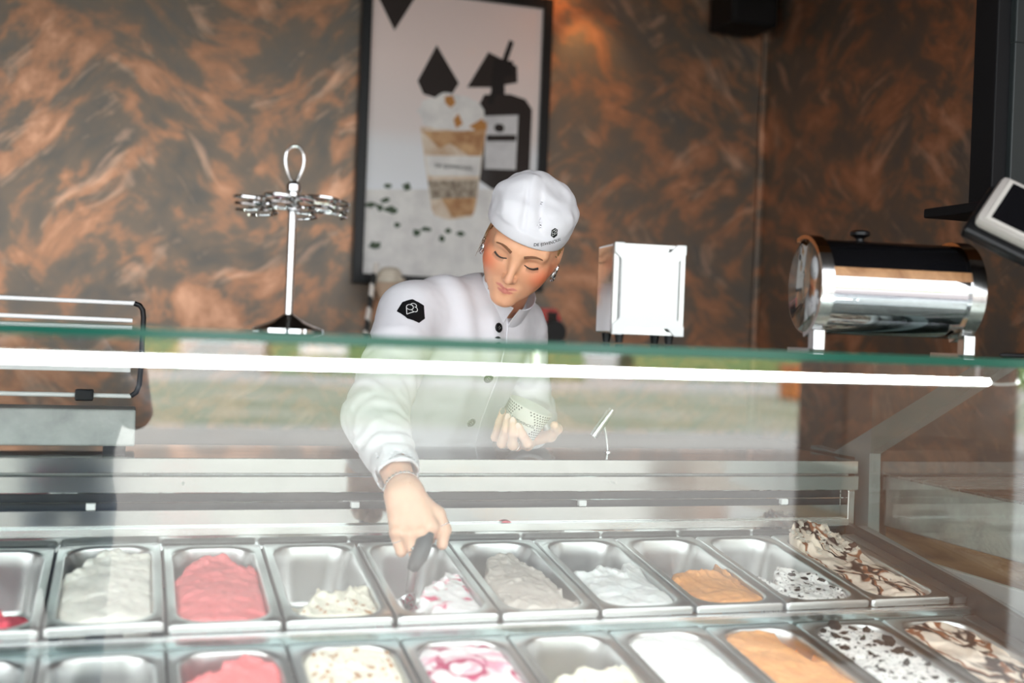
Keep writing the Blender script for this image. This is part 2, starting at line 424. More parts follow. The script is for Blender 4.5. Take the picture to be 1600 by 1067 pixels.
M['cookie_piece'] = noisy('cookie_piece', [(.3, (.012, .009, .008)), (.7, (.05, .036, .03))], 60, .8)
M['nut_piece'] = mat('nut_piece', (.42, .21, .09), .7)
M['curl'] = noisy('pale_crumble', [(.3, (.45, .36, .30)), (.7, (.74, .68, .60))], 60, .8)
# ------------------------------------------------------------------ the setting
sun.rotation_euler = Vector((-.30, -.72, -.66)).to_track_quat('-Z', 'Y').to_euler()
def S(name, mb, mats, **k): return tag(mb.build(name, mats, None, **k), kind='structure')
WALL_Y, WALL_X, CEIL = 4.0, 2.244, 2.78
tag(S('floor', MB().box((-5, 1.2, -.1), (2.6, 4.3, 0)), M['dark_wood']), 'dark floor behind the counter')
tag(S('wall_back', MB().box((-5, WALL_Y, 0), (2.6, WALL_Y+.2, 3.2)), M['plaster']), 'copper and grey plastered wall behind the counter')
tag(S('wall_right', MB().box((WALL_X, .3, 0), (WALL_X+.2, WALL_Y, 3.2)), M['plaster_side']), 'dark copper plastered side wall right of the corner')  # front stretch extended out of view to block sky from the right
tag(S('ceiling', MB().box((-5, -.15, CEIL), (2.6, WALL_Y+.2, CEIL+.15)), M['ceiling']), 'dark ceiling over the counter')  # set low and carried forward unseen to darken the upper wall
tag(S('wall_left_added', MB().box((-2.8, 1.0, 0), (-2.6, WALL_Y, 3.2)), M['plaster_side']), 'unseen plastered side wall added at the far left')  # added out of view to keep daylight off the right wall
tag(S('trim_1', MB().box((WALL_X-.022, WALL_Y-.022, 0), (WALL_X, WALL_Y, CEIL), bev=.004), M['plaster_side']), 'narrow vertical trim in the wall corner')
# outdoors, seen mirrored in the front glass
tag(S('ground_paving', MB().box((-30, -11.4, -.2), (30, 1.2, -.002)), M['paving']), 'grey paving in front of the counter')
tag(S('ground_road', MB().box((-60, -14.4, -.2), (60, -11.4, -.004)), M['asphalt']), 'pale asphalt path beyond the paving')
tag(S('ground_lawn', MB().box((-70, -27, -.2), (70, -14.4, 0)), M['grass']), 'green lawn across the path')
tag(S('ground_street', MB().box((-90, -90, -.2), (90, -27, -.01)), M['asphalt']), 'pale street beyond the lawn')
tag(S('pillar', MB().box((3.05, -2.3, 0), (4.0, -1.9, 3.4), bev=.02), M['dark_wood']), 'dark brown pillar outside, mirrored in the glass')
rng = random.Random(4)
for i, (x, y, w) in enumerate(((-14, -34, 9), (-2, -36, 7), (9, -34, 10), (22, -38, 9), (34, -36, 9))):
    n = 14; k = 9; vs = []; fs = []
    for a in range(n):
        for b in range(k):
            t = a/(n-1); ph = math.pi*b/(k-1)
            rr = 1.0 + rng.uniform(-.12, .12)
            vs.append((x + (t-.5)*w, y + math.cos(ph)*.9*rr, max(0, math.sin(ph)*1.35*rr)))
    for a in range(n-1):
        for b in range(k-1): fs.append((a*k+b, a*k+b+1, (a+1)*k+b+1, (a+1)*k+b))
    o = mesh_obj('hedge', vs, fs, M['hedge'])
    tag(o, 'low green hedge across the street, %s of five' % ('leftmost', 'second from left', 'middle', 'second from right', 'rightmost')[i], 'hedge', 'hedges across the street')
sg = empty('roadside_sign', (4.3, -25, 0), 'white roadside sign on two posts, mirrored in the glass', 'sign')
MB().box((3.75, -25.03, .75), (4.85, -24.97, 1.4), bev=.01).build('sign_panel', M['white'], sg)
for x in (3.95, 4.65): MB().tube([(x, -25.06, 0), (x, -25.06, 1.3)], .03).build('post', M['steel'], sg)

ob = empty('orange_container', (16.4, -24, 0), 'orange outdoor container far behind the camera, mirrored in the glass', 'container')
MB().box((15.95, -24.4, .05), (16.85, -23.6, .85), bev=.04).build('bin_body', mat('orange_plastic', (.62, .19, .04), .5), ob)
MB().box((15.9, -24.45, .85), (16.9, -23.55, .95), bev=.04).build('bin_lid', mat('orange_lid', (.55, .16, .04), .5), ob)

# ------------------------------------------------------------------ counters behind and beside
bc = empty('back_counter', (-.5, 3.65, 0), 'dark wooden back counter along the plastered wall', 'counter')
MB().box((-3, 3.42, 0), (2.2, 3.99, 1.04)).build('body', M['dark_wood'], bc)
MB().box((-3.02, 3.38, 1.04), (2.22, 3.995, 1.075), bev=.004).build('top', M['dark_wood'], bc)
sh = tag(MB().box((.66, 3.68, 1.365), (1.44, 3.995, 1.39), bev=.003).build('wall_shelf', M['dark_wood']), 'dark wall shelf behind the woman', 'shelf')
sc = empty('side_counter', (1.97, 1.8, 0), 'side counter with grey panel over wooden band, right of the glass case', 'counter')
MB().box((1.72, 1.25, 0), (2.235, 2.37, .90)).build('plinth', M['dark_metal'], sc)
MB().box((1.695, 1.22, .90), (2.238, 2.385, .951), bev=.003).build('white_band', M['white'], sc)
MB().box((1.703, 1.23, .951), (2.237, 2.388, 1.004), bev=.002).build('wood_band', M['wood'], sc)
MB().box((1.70, 1.22, 1.004), (2.238, 2.392, 1.121), bev=.003).build('grey_panel', M['concrete'], sc)
MB().box((1.694, 1.21, 1.121), (2.239, 2.397, 1.127), bev=.002).build('top_plate', M['steel'], sc)

# ------------------------------------------------------------------ glass display case
TILT = .1452; CT, ST = math.cos(TILT), math.sin(TILT)
BACK0 = Vector((0, 1.7912, .9783)); FRONT0 = Vector((0, 1.409, .898))
XL, XR = -.95, 1.427
case = empty('display_case', (.3, 1.9, 0), 'glass-fronted refrigerated ice cream display case with steel pan rows', 'display case')
MB().box((XL, 1.34, .05), (1.545, 2.26, .80), bev=.006).build('cabinet', M['grey_paint'], case)
MB().box((XL, 1.335, .80), (1.545, 1.37, .872), bev=.005).build('front_sill', M['steel'], case)
mb = MB(); mb.box((XL, 1.37, .80), (1.5, 2.24, .815)); mb.build('well_floor', M['dark_recess'], case)
def pane(name, lo, hi, flat_axis, gm, edge=1):
    mb = MB(); mb.box(lo, hi)
    fs = {0: (0, 1), 1: (2, 3), 2: (4, 5)}[flat_axis]
    mb.mi = [0 if i in fs else edge for i in range(6)]
    return mb.build(name, [gm, M['glass_edge']], case)
pane('front_glass', (XL, 1.352, .872), (1.515, 1.360, 1.3995), 1, M['glass'])
pane('top_glass', (XL, 1.345, 1.400), (1.56, 2.02, 1.412), 2, M['glass_top'])
pane('side_glass', (1.517, 1.362, 1.0), (1.525, 2.19, 1.3995), 0, M['glass_side'], 0)
# light strip under the top glass
mb = MB(); mb.tube([(XL, 1.45, 1.3705), (1.20, 1.45, 1.3765)], .0043, 12); led = mb.build('light_strip', M['led'], case, smooth=True)
mb = MB(); mb.box((XL, 1.4565, 1.369), (1.205, 1.4600, 1.380)); mb.build('strip_channel', M['chrome_soft'], case)
mb = MB(); mb.tube([(1.20, 1.45, 1.3765), (1.215, 1.45, 1.373), (1.235, 1.451, 1.3735), (1.26, 1.452, 1.376)], .0011, 6); mb.build('strip_wire', M['white'], case, smooth=True)
for x in (-.3, .5, 1.19): MB().box((x-.004, 1.452, 1.376), (x+.004, 1.462, 1.400)).build('strip_clip', M['chrome_soft'], case)
# price mark on the dark corner block
MB().box((1.178, 1.3605, 1.378), (1.30, 1.366, 1.3985)).build('corner_block', M['black_gloss'], case)
# rear upstand
MB().box((XL, 2.149, 1.010), (1.46, 2.182, 1.022)).build('rear_ledge', M['mirror_steel'], case)
MB().box((XL, 2.182, .95), (1.46, 2.190, 1.086)).build('rear_panel', M['mirror_steel'], case)
MB().box((XL, 2.168, 1.043), (1.455, 2.181, 1.058), bev=.001).build('rear_bar', M['steel'], case)
MB().box((XL, 2.212, 1.07), (1.46, 2.226, 1.125)).build('rear_slot', M['dark_recess'], case)  # dark panel, the shade of the gap put into its colour
MB().tube([(XL, 2.196, 1.0985), (1.458, 2.196, 1.0985)], .0018, 8).build('rear_rail', M['chrome'], case, smooth=True)
for x in (-.054, .409, .861, 1.312):
    cl = MB().box((x-.008, 2.186, 1.0865), (x+.008, 2.199, 1.0985), bev=.002).build('clip', M['white'], case)
    MB().tube([(x, 2.206, 1.106), (x, 2.214, 1.106)], .0032, 10).build('screw', M['white'], cl, smooth=True)
MB().box((XL, 2.185, 1.116), (1.487, 2.235, 1.1465), bev=.0015).build('lower_fascia', M['mirror_steel'], case)
# row rails, left blank cover, right edge strips
def on(o, x, s, w): return Vector((x, o.y + s*CT - w*ST, o.z + s*ST + w*CT))
def slab(o, x0, x1, s0, s1, w0, w1):
    mb = MB(); vs = [on(o, x, s, w) for x in (x0, x1) for s in (s0, s1) for w in (w0, w1)]
    mb.add(vs, [(0, 1, 3, 2), (4, 6, 7, 5), (0, 4, 5, 1), (2, 3, 7, 6), (0, 2, 6, 4), (1, 5, 7, 3)]); return mb
MB().box((XL, 1.7685, .925), (1.447, 1.777, .9635)).build('step_riser', M['riser'], case)
MB().box((XL, 1.7665, .9615), (1.448, 1.790, .9642)).build('step_edge', M['steel'], case)
MB().box((XL, 1.766, .9635), (1.448, 1.7695, .9670), bev=.0008).build('step_lip', M['chrome_soft'], case)
slab(BACK0, XL, -.278, 0, .36, -.014, 0).build('blank_cover', M['steel'], case)
slab(FRONT0, XL, -.278, 0, .36, -.014, 0).build('blank_cover', M['steel'], case)
slab(BACK0, 1.4285, 1.455, 0, .362, -.014, -.001).build('edge_strip', M['pan'], case)
slab(FRONT0, 1.4285, 1.455, 0, .362, -.014, -.001).build('edge_strip', M['pan'], case)
mb = MB()
P_ = [(2.18, 1.02), (2.18, 1.047), (1.78, .992), (1.37, .912), (1.37, .80), (2.18, .80)]
mb.prism([(y, z) for y, z in P_][::-1], .014, frame((1.4565, 0, 0), (0, 1, 0), (0, 0, 1)))
mb.build('side_liner', M['dark_metal'], case)
mb = MB(); mb.prism([(2.21, 1.012), (2.21, 1.036), (1.36, .90), (1.36, .876)][::-1], .036, frame((1.492, 0, 0), (0, 1, 0), (0, 0, 1))); mb.build('side_rim', M['grey_paint'], case)
MB().box((1.462, 1.768, .945), (1.484, 1.800, .9785), bev=.002).build('rail_bracket', M['chrome_soft'], case)
MB().box((1.461, 2.183, 1.018), (1.478, 2.212, 1.116), bev=.002).build('end_post', M['chrome_soft'], case)
mb = MB(); poly = [(2.44, 1.1785), (2.44, 1.187), (2.345, 1.1815), (1.875, 1.3995), (1.79, 1.3995), (2.208, 1.192), (2.202, 1.01), (2.25, 1.01), (2.262, 1.1785)]
mb.prism(poly, .028, frame((1.527, 0, 0), (0, 1, 0), (0, 0, 1)))
mb.build('support_arm', M['grey_paint'], case)
# worktop with polished front edge
wt = empty('worktop', (.3, 2.32, 1.149), 'stainless steel worktop behind the ice cream pans', 'worktop')
MB().box((XL, 2.20, 1.1492), (1.495, 2.44, 1.177), bev=.0012).build('top_plate', M['mirror_steel'], wt)
MB().box((XL, 2.236, 1.08), (1.495, 2.43, 1.1492)).build('under_tray', M['steel'], wt)
MB().box((XL, 2.262, 0), (1.47, 2.42, 1.08)).build('cupboard', M['grey_paint'], wt)

# ------------------------------------------------------------------ pans
PW, PL = .1655, .36
def rrect(hw, y0, y1, r, n=8):
    pts = []
    for cx, cy, a0 in ((hw-r, y0+r, -90), (hw-r, y1-r, 0), (-hw+r, y1-r, 90), (-hw+r, y0+r, 180)):
        for k in range(n+1):
            a = math.radians(a0 + 90*k/n); pts.append((cx + r*math.cos(a), cy + r*math.sin(a)))
    return pts
INS = .0125
def pan_mesh():
    loops = [(0, .006, -.0135), (0, .006, -.0025), (.0016, .0065, 0), (INS-.001, .042, 0), (INS+.0012, .042, -.0012), (INS+.0028, .041, -.005), (INS+.006, .040, -.03), (INS+.013, .038, -.098), (INS+.020, .034, -.112), (INS+.032, .025, -.116)]
    vs = []; fs = []; c = None
    for ins, r, z in loops:
        p = rrect(PW/2-ins, ins, PL-ins, r); c = len(p); vs += [(x, y, z) for x, y in p]
    for i in range(len(loops)-1):
        for k in range(c):
            l = (k+1) % c; fs.append((i*c+k, i*c+l, (i+1)*c+l, (i+1)*c+k))
    b = (len(loops)-1)*c; fs.append(tuple(b+k for k in range(c)))
    me = bpy.data.meshes.new('ice_cream_pan'); me.from_pydata(vs, [], fs); me.materials.append(M['pan'])
    me.polygons.foreach_set('use_smooth', np.full(len(fs), True)); me.update(); me.set_sharp_from_angle(angle=math.radians(50))
    return me
PAN_ME = pan_mesh()
def pan_x(i): return -.105 - .085 + .17*i
def place(o, row, i, dz=0.0, rot=0.0):
    b = BACK0 if row == 'b' else FRONT0
    o.rotation_euler = Euler((TILT, 0, 0)); o.location = on(b, pan_x(i), 0, dz)
    if rot: o.rotation_euler = (Matrix.Rotation(TILT, 3, 'X') @ Matrix.Rotation(rot, 3, 'Y')).to_euler()
    return o
TW = {'b1': (.004, -.022)}
FLAV = {
 'b0': ('red', 'leftover red sorbet', [(-1, .30), (-.2, .26), (.35, .2), (.75, .08), (.9, -.05), (1, -.1)]),
 'b1': ('vanilla', 'creamy white vanilla ice cream', [(-1, .60), (-.85, .66), (-.5, .80), (-.1, .90), (.3, .88), (.7, .86), (.9, .92), (1, .92)]),
 'b2': ('strawberry', 'pink strawberry ice cream', [(-1, .58), (-.5, .76), (-.1, .86), (.3, .84), (.55, .70), (.75, .64), (.9, .74), (1, .74)]),
 'b3': ('nut', 'last cream nut ice cream', [(-1, .06), (-.6, .16), (-.3, .30), (0, .28), (.4, .28), (.7, .36), (1, .44)]),
 'b4': ('ripple', 'white ice cream with raspberry streaks', [(-1, .22), (-.7, .12), (-.3, .26), (0, .36), (.35, .40), (.65, .58), (.85, .56), (1, .46)]),
 'b5': ('hazel', 'greyish beige hazelnut ice cream', [(-1, .50), (-.75, .60), (-.5, .72), (-.1, .80), (.2, .78), (.45, .60), (.65, .50), (.8, .26), (1, .12)]),
 'b6': ('white', 'half-eaten snow white ice cream', [(-1, .56), (-.7, .50), (-.3, .50), (0, .50), (.3, .46), (.55, .58), (.8, .64), (1, .56)]),
 'b7': ('caramel', 'orange caramel ice cream scooped low', [(-1, .36), (-.6, .44), (-.1, .46), (.3, .44), (.6, .36), (.8, .54), (1, .46)]),
 'b8': ('cookie', 'low white cookie ice cream with dark crumbs', [(-1, .42), (-.75, .24), (-.4, .36), (0, .46), (.3, .38), (.6, .34), (1, .18)]),
 'b9': ('choc', 'chocolate-swirled ice cream topped with pale curls', [(-1, 1.2), (1, 1.2)]),
 'f2': ('strawberry', 'pink strawberry ice cream', [(-1, .70), (-.5, .78), (0, .90), (.4, .98), (.8, .92), (1, .86)]),
 'f3': ('nut', 'full cream ice cream sprinkled with brown nuts', [(-1, 1.2), (1, 1.2)]),
 'f4': ('raspberry', 'white ice cream marbled with deep raspberry', [(-1, 1.2), (1, 1.2)]),
 'f5': ('butter', 'pale yellow ice cream scooped to half', [(-1, .52), (-.5, .58), (0, .62), (.5, .66), (1, .66)]),
 'f6': ('white', 'full smooth snow white ice cream', [(-1, 1.2), (1, 1.2)]),
 'f7': ('caramel', 'full orange caramel ice cream', [(-1, 1.2), (1, 1.2)]),
 'f8': ('cookie', 'full white cookie ice cream with black biscuit chunks', [(-1, 1.2), (1, 1.2)]),
 'f9': ('choc', 'full chocolate-swirled ice cream', [(-1, 1.2), (1, 1.2)]),
}
ORD = ['first', 'second', 'third', 'fourth', 'fifth', 'sixth', 'seventh', 'eighth', 'ninth', 'tenth']
first = True
for row in ('b', 'f'):
    for i in range(10):
        k = row+str(i); o = bpy.data.objects.new('ice_cream_pan', PAN_ME); COL.objects.link(o)
        dz, rt = TW.get(k, (0, 0)); place(o, row, i, dz, rt)
        rn = 'rear' if row == 'b' else 'front'
        cont = FLAV[k][1] if k in FLAV else None
        tag(o, ('steel pan holding %s, %s row' % (cont, rn)) if cont else ('empty steel pan at the left end of the front row' if i == 0 else 'empty steel pan left of the strawberry pan, front row'), 'pan', 'steel ice cream pans')

def ice_mesh(k, seed):
    fl, _, prof = FLAV[k]
    nx, ny = 72, 150
    full = prof[0][1] > 1
    hw0 = PW/2 - INS - .0035; y0 = INS+.0035; y1 = PL-INS-.0035; r = .039
    ux = np.linspace(-1, 1, nx); s = np.linspace(0, 1, ny); U, V = np.meshgrid(ux, s, indexing='ij')
    Yc = y0 + V*(y1-y0)
    dy = np.clip(np.maximum((y0+r)-Yc, Yc-(y1-r)), 0, r)
    hw = hw0 - r + np.sqrt(np.maximum(r*r - dy*dy, 1e-8))
    X = U*hw
    px = np.array([p[0] for p in prof]); pv = np.array([p[1] for p in prof])
    n1 = fbm(X*22, Yc*22, 0.0, seed, 3); n2 = fbm(X*60, Yc*60, 3.0, seed+5, 4); n3 = fbm(X*130, Yc*130, 5.0, seed+9, 3)
    mound = .010*(1-U**2)*1.0
    h = -.0085 + mound*(.55 if full else .9) + .0030*n1 + .0009*n2 + .0004*n3
    # spatula strokes
    ang = .5 + seed*.37; tt = X*math.cos(ang) + Yc*math.sin(ang)
    h += .0011*np.abs(np.sin(tt*58 + 2.2*n1 + seed))
    if fl == 'hazel': h += .004*np.maximum(0, fbm(X*35, Yc*35, 1.0, seed+3, 3))
    if fl in ('cookie', 'nut', 'butter'): h += .0022*np.abs(fbm(X*90, Yc*90, 2.0, seed+3, 3))
    if fl == 'choc': h += .003*np.sin(X*70 + 3*n1)*np.sin(Yc*40)
    if not full:
        c = np.interp(U, px, pv) + .035*fbm(X*60, X*0+seed, 0.0, seed+7, 3)
        # the crest is seen at v = s - h/(L tan(view)); invert for the crest depth
        cy = y0 + (c*(y1-y0))
        w = .020 + .010*n1
        # rise slightly to the crest, then fall to the pan floor
        h += .006*np.exp(-((Yc-(cy-.012))/.018)**2)*(.6+.5*n2)
        f = sstep(0, 1, (Yc-cy)/w)
        h = h*(1-f) + (-.108 + .003*n2)*f
    edge = sstep(.93, 1.0, np.abs(U)); h = h - edge*.004 - .003*sstep(.02, 0, V)
    if k == 'f7':
        d = np.sqrt(((X-.048)/.018)**2 + ((Yc-.285)/.055)**2); h = h - .03*sstep(1.15, .85, d)
    if k == 'b5':
        d = np.sqrt(((X-.052)/.014)**2 + ((Yc-.075)/.022)**2); h = h - .02*sstep(1.15, .8, d)
    if k == 'b9': h += .028*sstep(.66, .92, V)*(.75+.25*n1) + .010*np.maximum(0, fbm(X*70, Yc*70, 4.0, 77, 3))*sstep(.66, .85, V)
    if k == 'b4':
        d = np.sqrt(((X+.045)/.028)**2 + ((Yc-.05)/.04)**2); h = h - .012*sstep(1.2, .5, d)
    n = nx*ny; vs = np.stack([X, Yc, h], -1).reshape(-1, 3)
    idx = np.arange(n).reshape(nx, ny)
    F = np.stack([idx[:-1, :-1], idx[1:, :-1], idx[1:, 1:], idx[:-1, 1:]], -1).reshape(-1, 4)
    # closed body: skirt and underside follow the pan wall
    per = np.concatenate([idx[:, 0], idx[-1, 1:], idx[-2::-1, -1], idx[0, -2:0:-1]])
    lo = vs[per].copy(); lo[:, 2] = -.111; lo[:, 0] *= .86; lo[:, 1] = (lo[:, 1]-PL/2)*.92 + PL/2
    b = n; vs = np.concatenate([vs, lo]); m = len(per); j = np.arange(m); j2 = (j+1) % m
    F = np.concatenate([F, np.stack([per[j2], per[j], b+j, b+j2], -1)])
    return vs, F
def ice_h(k, x, y, vs): 
    g = vs[:72*150]; d = (g[:, 0]-x)**2 + (g[:, 1]-y)**2; return float(g[d.argmin(), 2])
def chunk_mesh(name, m, seed, sx, sy, sz):
    r = random.Random(seed); bm = bmesh.new(); bmesh.ops.create_icosphere(bm, subdivisions=1, radius=1)
    for v in bm.verts: v.co = Vector((v.co.x*sx, v.co.y*sy, v.co.z*sz))*r.uniform(.7, 1.25)
    me = bpy.data.meshes.new(name); bm.to_mesh(me); bm.free(); me.materials.append(m); return me
CH = [chunk_mesh('cookie_chunk', M['cookie_piece'], s, .011, .008, .005) for s in range(5)]
NU = [chunk_mesh('nut_bit', M['nut_piece'], s+20, .0034, .0028, .0022) for s in range(4)]
CU = [chunk_mesh('pale_curl', M['curl'], s+40, .0075, .0045, .003) for s in range(4)]
for q, k in enumerate(FLAV):
    fl, desc, prof = FLAV[k]
    vs, F = ice_mesh(k, q+3)
    o = np_mesh('ice_cream', vs, F, ICE[fl]); row, i = k[0], int(k[1])
    dz, rt = TW.get(k, (0, 0)); place(o, row, i, dz, rt)
    rn = 'rear' if row == 'b' else 'front'
    tag(o, '%s in its pan, %s row' % (desc, rn), 'ice cream', 'ice creams in the pans')
    r = random.Random(q)
    def bits(meshes, name, spots, smin_, smax_):
        for (x, y) in spots:
            c = bpy.data.objects.new(name, r.choice(meshes)); COL.objects.link(c); c.parent = o
            c.location = (x, y, ice_h(k, x, y, vs)+.001); c.rotation_euler = (r.uniform(-.5, .5), r.uniform(-.5, .5), r.uniform(0, 6.3)); s_ = r.uniform(smin_, smax_); c.scale = (s_, s_*r.uniform(.7, 1.3), s_)
    if k == 'f8':
        bits(CH, 'cookie_chunk', [(-.045, .33), (-.02, .335), (.012, .33), (-.042, .30), (-.03, .285), (-.018, .312), (.03, .318), (.02, .27), (.035, .265), (.045, .275), (-.048, .26), (.0, .285), (.03, .23), (.042, .22), (.018, .19), (-.02, .23), (.05, .18), (-.04, .17), (.025, .13), (.048, .12)], .7, 1.5)
    if k == 'b8':
        bits(CH, 'cookie_chunk', [(-.052, .06), (.0, .13), (.018, .11), (.03, .12), (-.02, .07), (.045, .10), (.015, .06), (-.035, .05)], .45, .9)
    if k == 'f3':
        bits(NU, 'nut_bit', [(r.uniform(-.06, .06), r.uniform(.10, .33)) for _ in range(46)], .7, 1.5)
    if k == 'b3':
        bits(NU, 'nut_bit', [(r.uniform(-.055, .06), r.uniform(.03, .08)) for _ in range(14)], .6, 1.2)
    if k == 'b9':
        bits(CU, 'pale_curl', [(r.uniform(-.06, .06), r.uniform(.25, .335)) for _ in range(60)], .6, 1.4)
# smears of spilled ice cream on steel
sp = MB(); sp.lathe([(.0, 0), (.011, .0006), (.007, .003), (0, .004)], 9, Matrix.Translation((.700, 2.174, 1.0585)) @ Matrix.Diagonal((1, .5, 1, 1)), caps=False)
tag(sp.build('ice_cream_drip', ICE['red'], None, smooth=True), 'small red ice cream drip on the rear steel bar', 'drip')

for x, r_, nm in ((-.115, .008, 'larger'), (-.098, .0045, 'smaller')):
    d_ = MB(); d_.lathe([(0, 0), (r_, .0006), (r_*.7, r_*.45), (0, r_*.6)], 9, Matrix.Translation((x, 2.160, 1.0222)), caps=False)
    tag(d_.build('ice_cream_drip', ICE['white'], None, smooth=True), nm + ' white ice cream drip behind the vanilla pan', 'drip')
# ------------------------------------------------------------------ lettering
def text_mesh(body, size, bold=False, extr=.0):
    cu = bpy.data.curves.new('lettering', 'FONT'); cu.body = body; cu.size = size; cu.align_x = 'CENTER'; cu.align_y = 'CENTER'
    cu.resolution_u = 3; cu.extrude = extr
    if bold: cu.offset = size*.012
    o = bpy.data.objects.new('lettering', cu); COL.objects.link(o)
    bpy.context.view_layer.update()
    me = o.evaluated_get(bpy.context.evaluated_depsgraph_get()).to_mesh()
    vs = [tuple(v.co) for v in me.vertices]; fs = [tuple(p.vertices) for p in me.polygons]
    o.to_mesh_clear(); bpy.data.objects.remove(o, do_unlink=True); bpy.data.curves.remove(cu)
    return vs, fs
def subdiv(vs, fs, maxlen):
    bm = bmesh.new(); vv = [bm.verts.new((*v[:2], 0)) for v in vs]
    for f in fs:
        try: bm.faces.new([vv[i] for i in f])
        except ValueError: pass
    bmesh.ops.triangulate(bm, faces=bm.faces[:])
    for _ in range(6):
        e = [e for e in bm.edges if e.calc_length() > maxlen]
        if not e: break
        bmesh.ops.subdivide_edges(bm, edges=e, cuts=1); bmesh.ops.triangulate(bm, faces=bm.faces[:])
    bm.verts.index_update(); r = [tuple(v.co) for v in bm.verts], [[v.index for v in f.verts] for f in bm.faces]; bm.free(); return r
def ring2d(cx, cy, r, w, n=24, a0=0, a1=360):
    vs = []; fs = []
    for k in range(n+1):
        a = math.radians(a0 + (a1-a0)*k/n)
        vs += [(cx+(r-w/2)*math.cos(a), cy+(r-w/2)*math.sin(a)), (cx+(r+w/2)*math.cos(a), cy+(r+w/2)*math.sin(a))]
    for k in range(n): fs.append((2*k, 2*k+1, 2*k+3, 2*k+2))
    return vs, fs
def line2d(p, q, w):
    d = Vector((q[0]-p[0], q[1]-p[1])); n = Vector((-d.y, d.x)).normalized()*w/2
    return [(p[0]-n.x, p[1]-n.y), (q[0]-n.x, q[1]-n.y), (q[0]+n.x, q[1]+n.y), (p[0]+n.x, p[1]+n.y)], [(0, 1, 2, 3)]
def join2d(parts):
    V_ = []; F_ = []
    for vs, fs in parts:
        b = len(V_); V_ += [tuple(v[:2]) for v in vs]; F_ += [tuple(b+i for i in f) for f in fs]
    return V_, F_
def cone_logo(s):
    """line drawing of a two-scoop cone, height about 1*s"""
    w = .055*s
    return join2d([line2d((-.38*s, .17*s), (-.31*s, -.48*s), w), line2d((-.31*s, -.48*s), (.20*s, -.12*s), w),
                   ring2d(-.14*s, .21*s, .24*s, w), ring2d(.19*s, .08*s, .21*s, w, 20, -150, 92), ring2d(.10*s, .38*s, .21*s, w, 20, -25, 175)])
HEX = [(0, .52), (.42, .36), (.50, -.18), (.30, -.50), (-.12, -.46), (-.50, -.10), (-.34, .36)]

# ------------------------------------------------------------------ things on the glass top
GT = 1.412
# ice cream cone stand
cx, cy = .2375, 1.90
cs = empty('cone_stand', (cx, cy, GT), 'chrome ice cream cone stand with coiled holders and loop handle', 'cone stand')
mb = MB(); mb.lathe([(.056, 0), (.056, .003), (.050, .006), (.030, .013), (.016, .020), (.0085, .026)], 32, Matrix.Translation((cx, cy, GT))); mb.build('base', M['chrome'], cs, smooth=True)
MB().tube([(cx, cy, GT+.02), (cx+.001, cy, GT+.232)], .0065, 16).build('pole', M['chrome_soft'], cs, smooth=True)
mb = MB(); mb.lathe([(.0075, 0), (.0115, .003), (.0115, .012), (.0085, .016), (.0085, .030), (.0115, .033), (.0115, .042), (.005, .048)], 20, Matrix.Translation((cx+.001, cy, GT+.188))); mb.build('hub', M['chrome'], cs, smooth=True)
pts = []
for k in range(33):
    t = k/32; a = math.pi*2*t
    pts.append((cx+.001 + .0175*math.sin(a)*(.35+.65*math.sin(math.pi*t)) , cy, GT+.234 + .058*(1-math.cos(a))/2))
MB().tube(pts, .0022, 8).build('handle_loop', M['chrome_soft'], cs, smooth=True)
for j in range(6):
    a = math.radians(8 + 60*j); hx, hy = cx + .066*math.cos(a), cy + .066*math.sin(a); z0 = GT+.184; pts = []
    for k in range(66):
        t = k/65; b = a + math.pi + t*math.pi*2*2.6; rr = .026 - .004*t
        pts.append((hx + rr*math.cos(b), hy + rr*math.sin(b), z0 + .026*(1-t)))
    pts = [(cx + .010*math.cos(a), cy + .010*math.sin(a), z0+.027), (cx + .03*math.cos(a), cy + .03*math.sin(a), z0+.0268)] + pts
    MB().tube(pts, .0021, 7).build('coil_holder', M['chrome'], cs, smooth=True)

# napkin dispenser
Mn = frame((.748, 1.80, GT), (1, -.1095, 0), (.1095, 1, 0))
nap = empty('napkin_dispenser', tuple(Mn @ Vector((.06, .05, 0))), 'stainless napkin dispenser with white framed front on black feet', 'napkin dispenser')
mb = MB(); mb.box((.001, .012, .0165), (.121, .105, .1635), Mn, bev=.003); mb.build('housing', M['mirror_steel'], nap)
mb = MB(); mb.box((.012, .004, .030), (.110, .013, .150), Mn, bev=.002); mb.build('napkin_stack', M['white'], nap)
def star_frame(w, h, c, d):
    # sheet with broad sides cut back and ears at its corners
    return [(0, 0), (c, 0), (c+d, d), (w-c-d, d), (w-c, 0), (w, 0), (w, c), (w-d, c+d), (w-d, h-c-d), (w, h-c), (w, h), (w-c, h), (w-c-d, h-d), (c+d, h-d), (c, h), (0, h), (0, h-c), (d, h-c-d), (d, c+d), (0, c)]
mb = MB(); mb.prism(star_frame(.122, .150, .015, .012), .0035, Mn @ frame((0, .0035, .0145), (1, 0, 0), (0, 0, 1)))
fp = mb.build('front_plate', mat('dispenser_white', (.62, .63, .63), .35), nap)
mb = MB(); mb.box((.0, .004, .0155), (.008, .0125, .163), Mn); mb.box((.114, .004, .0155), (.122, .0125, .163), Mn); mb.box((.0, .004, .158), (.122, .0125, .1635), Mn); mb.box((.0, .004, .0155), (.122, .0125, .021), Mn); mb.build('front_rim', mat('satin_rim', (.42, .42, .41), .35, 1.0), nap)
for x, y in ((.018, .02), (.104, .02), (.018, .095), (.104, .095)):
    mb = MB(); mb.lathe([(.006, 0), (.0085, .015)], 14, Mn @ Matrix.Translation((x, y, .001))); mb.build('foot', M['black'], nap, smooth=True)

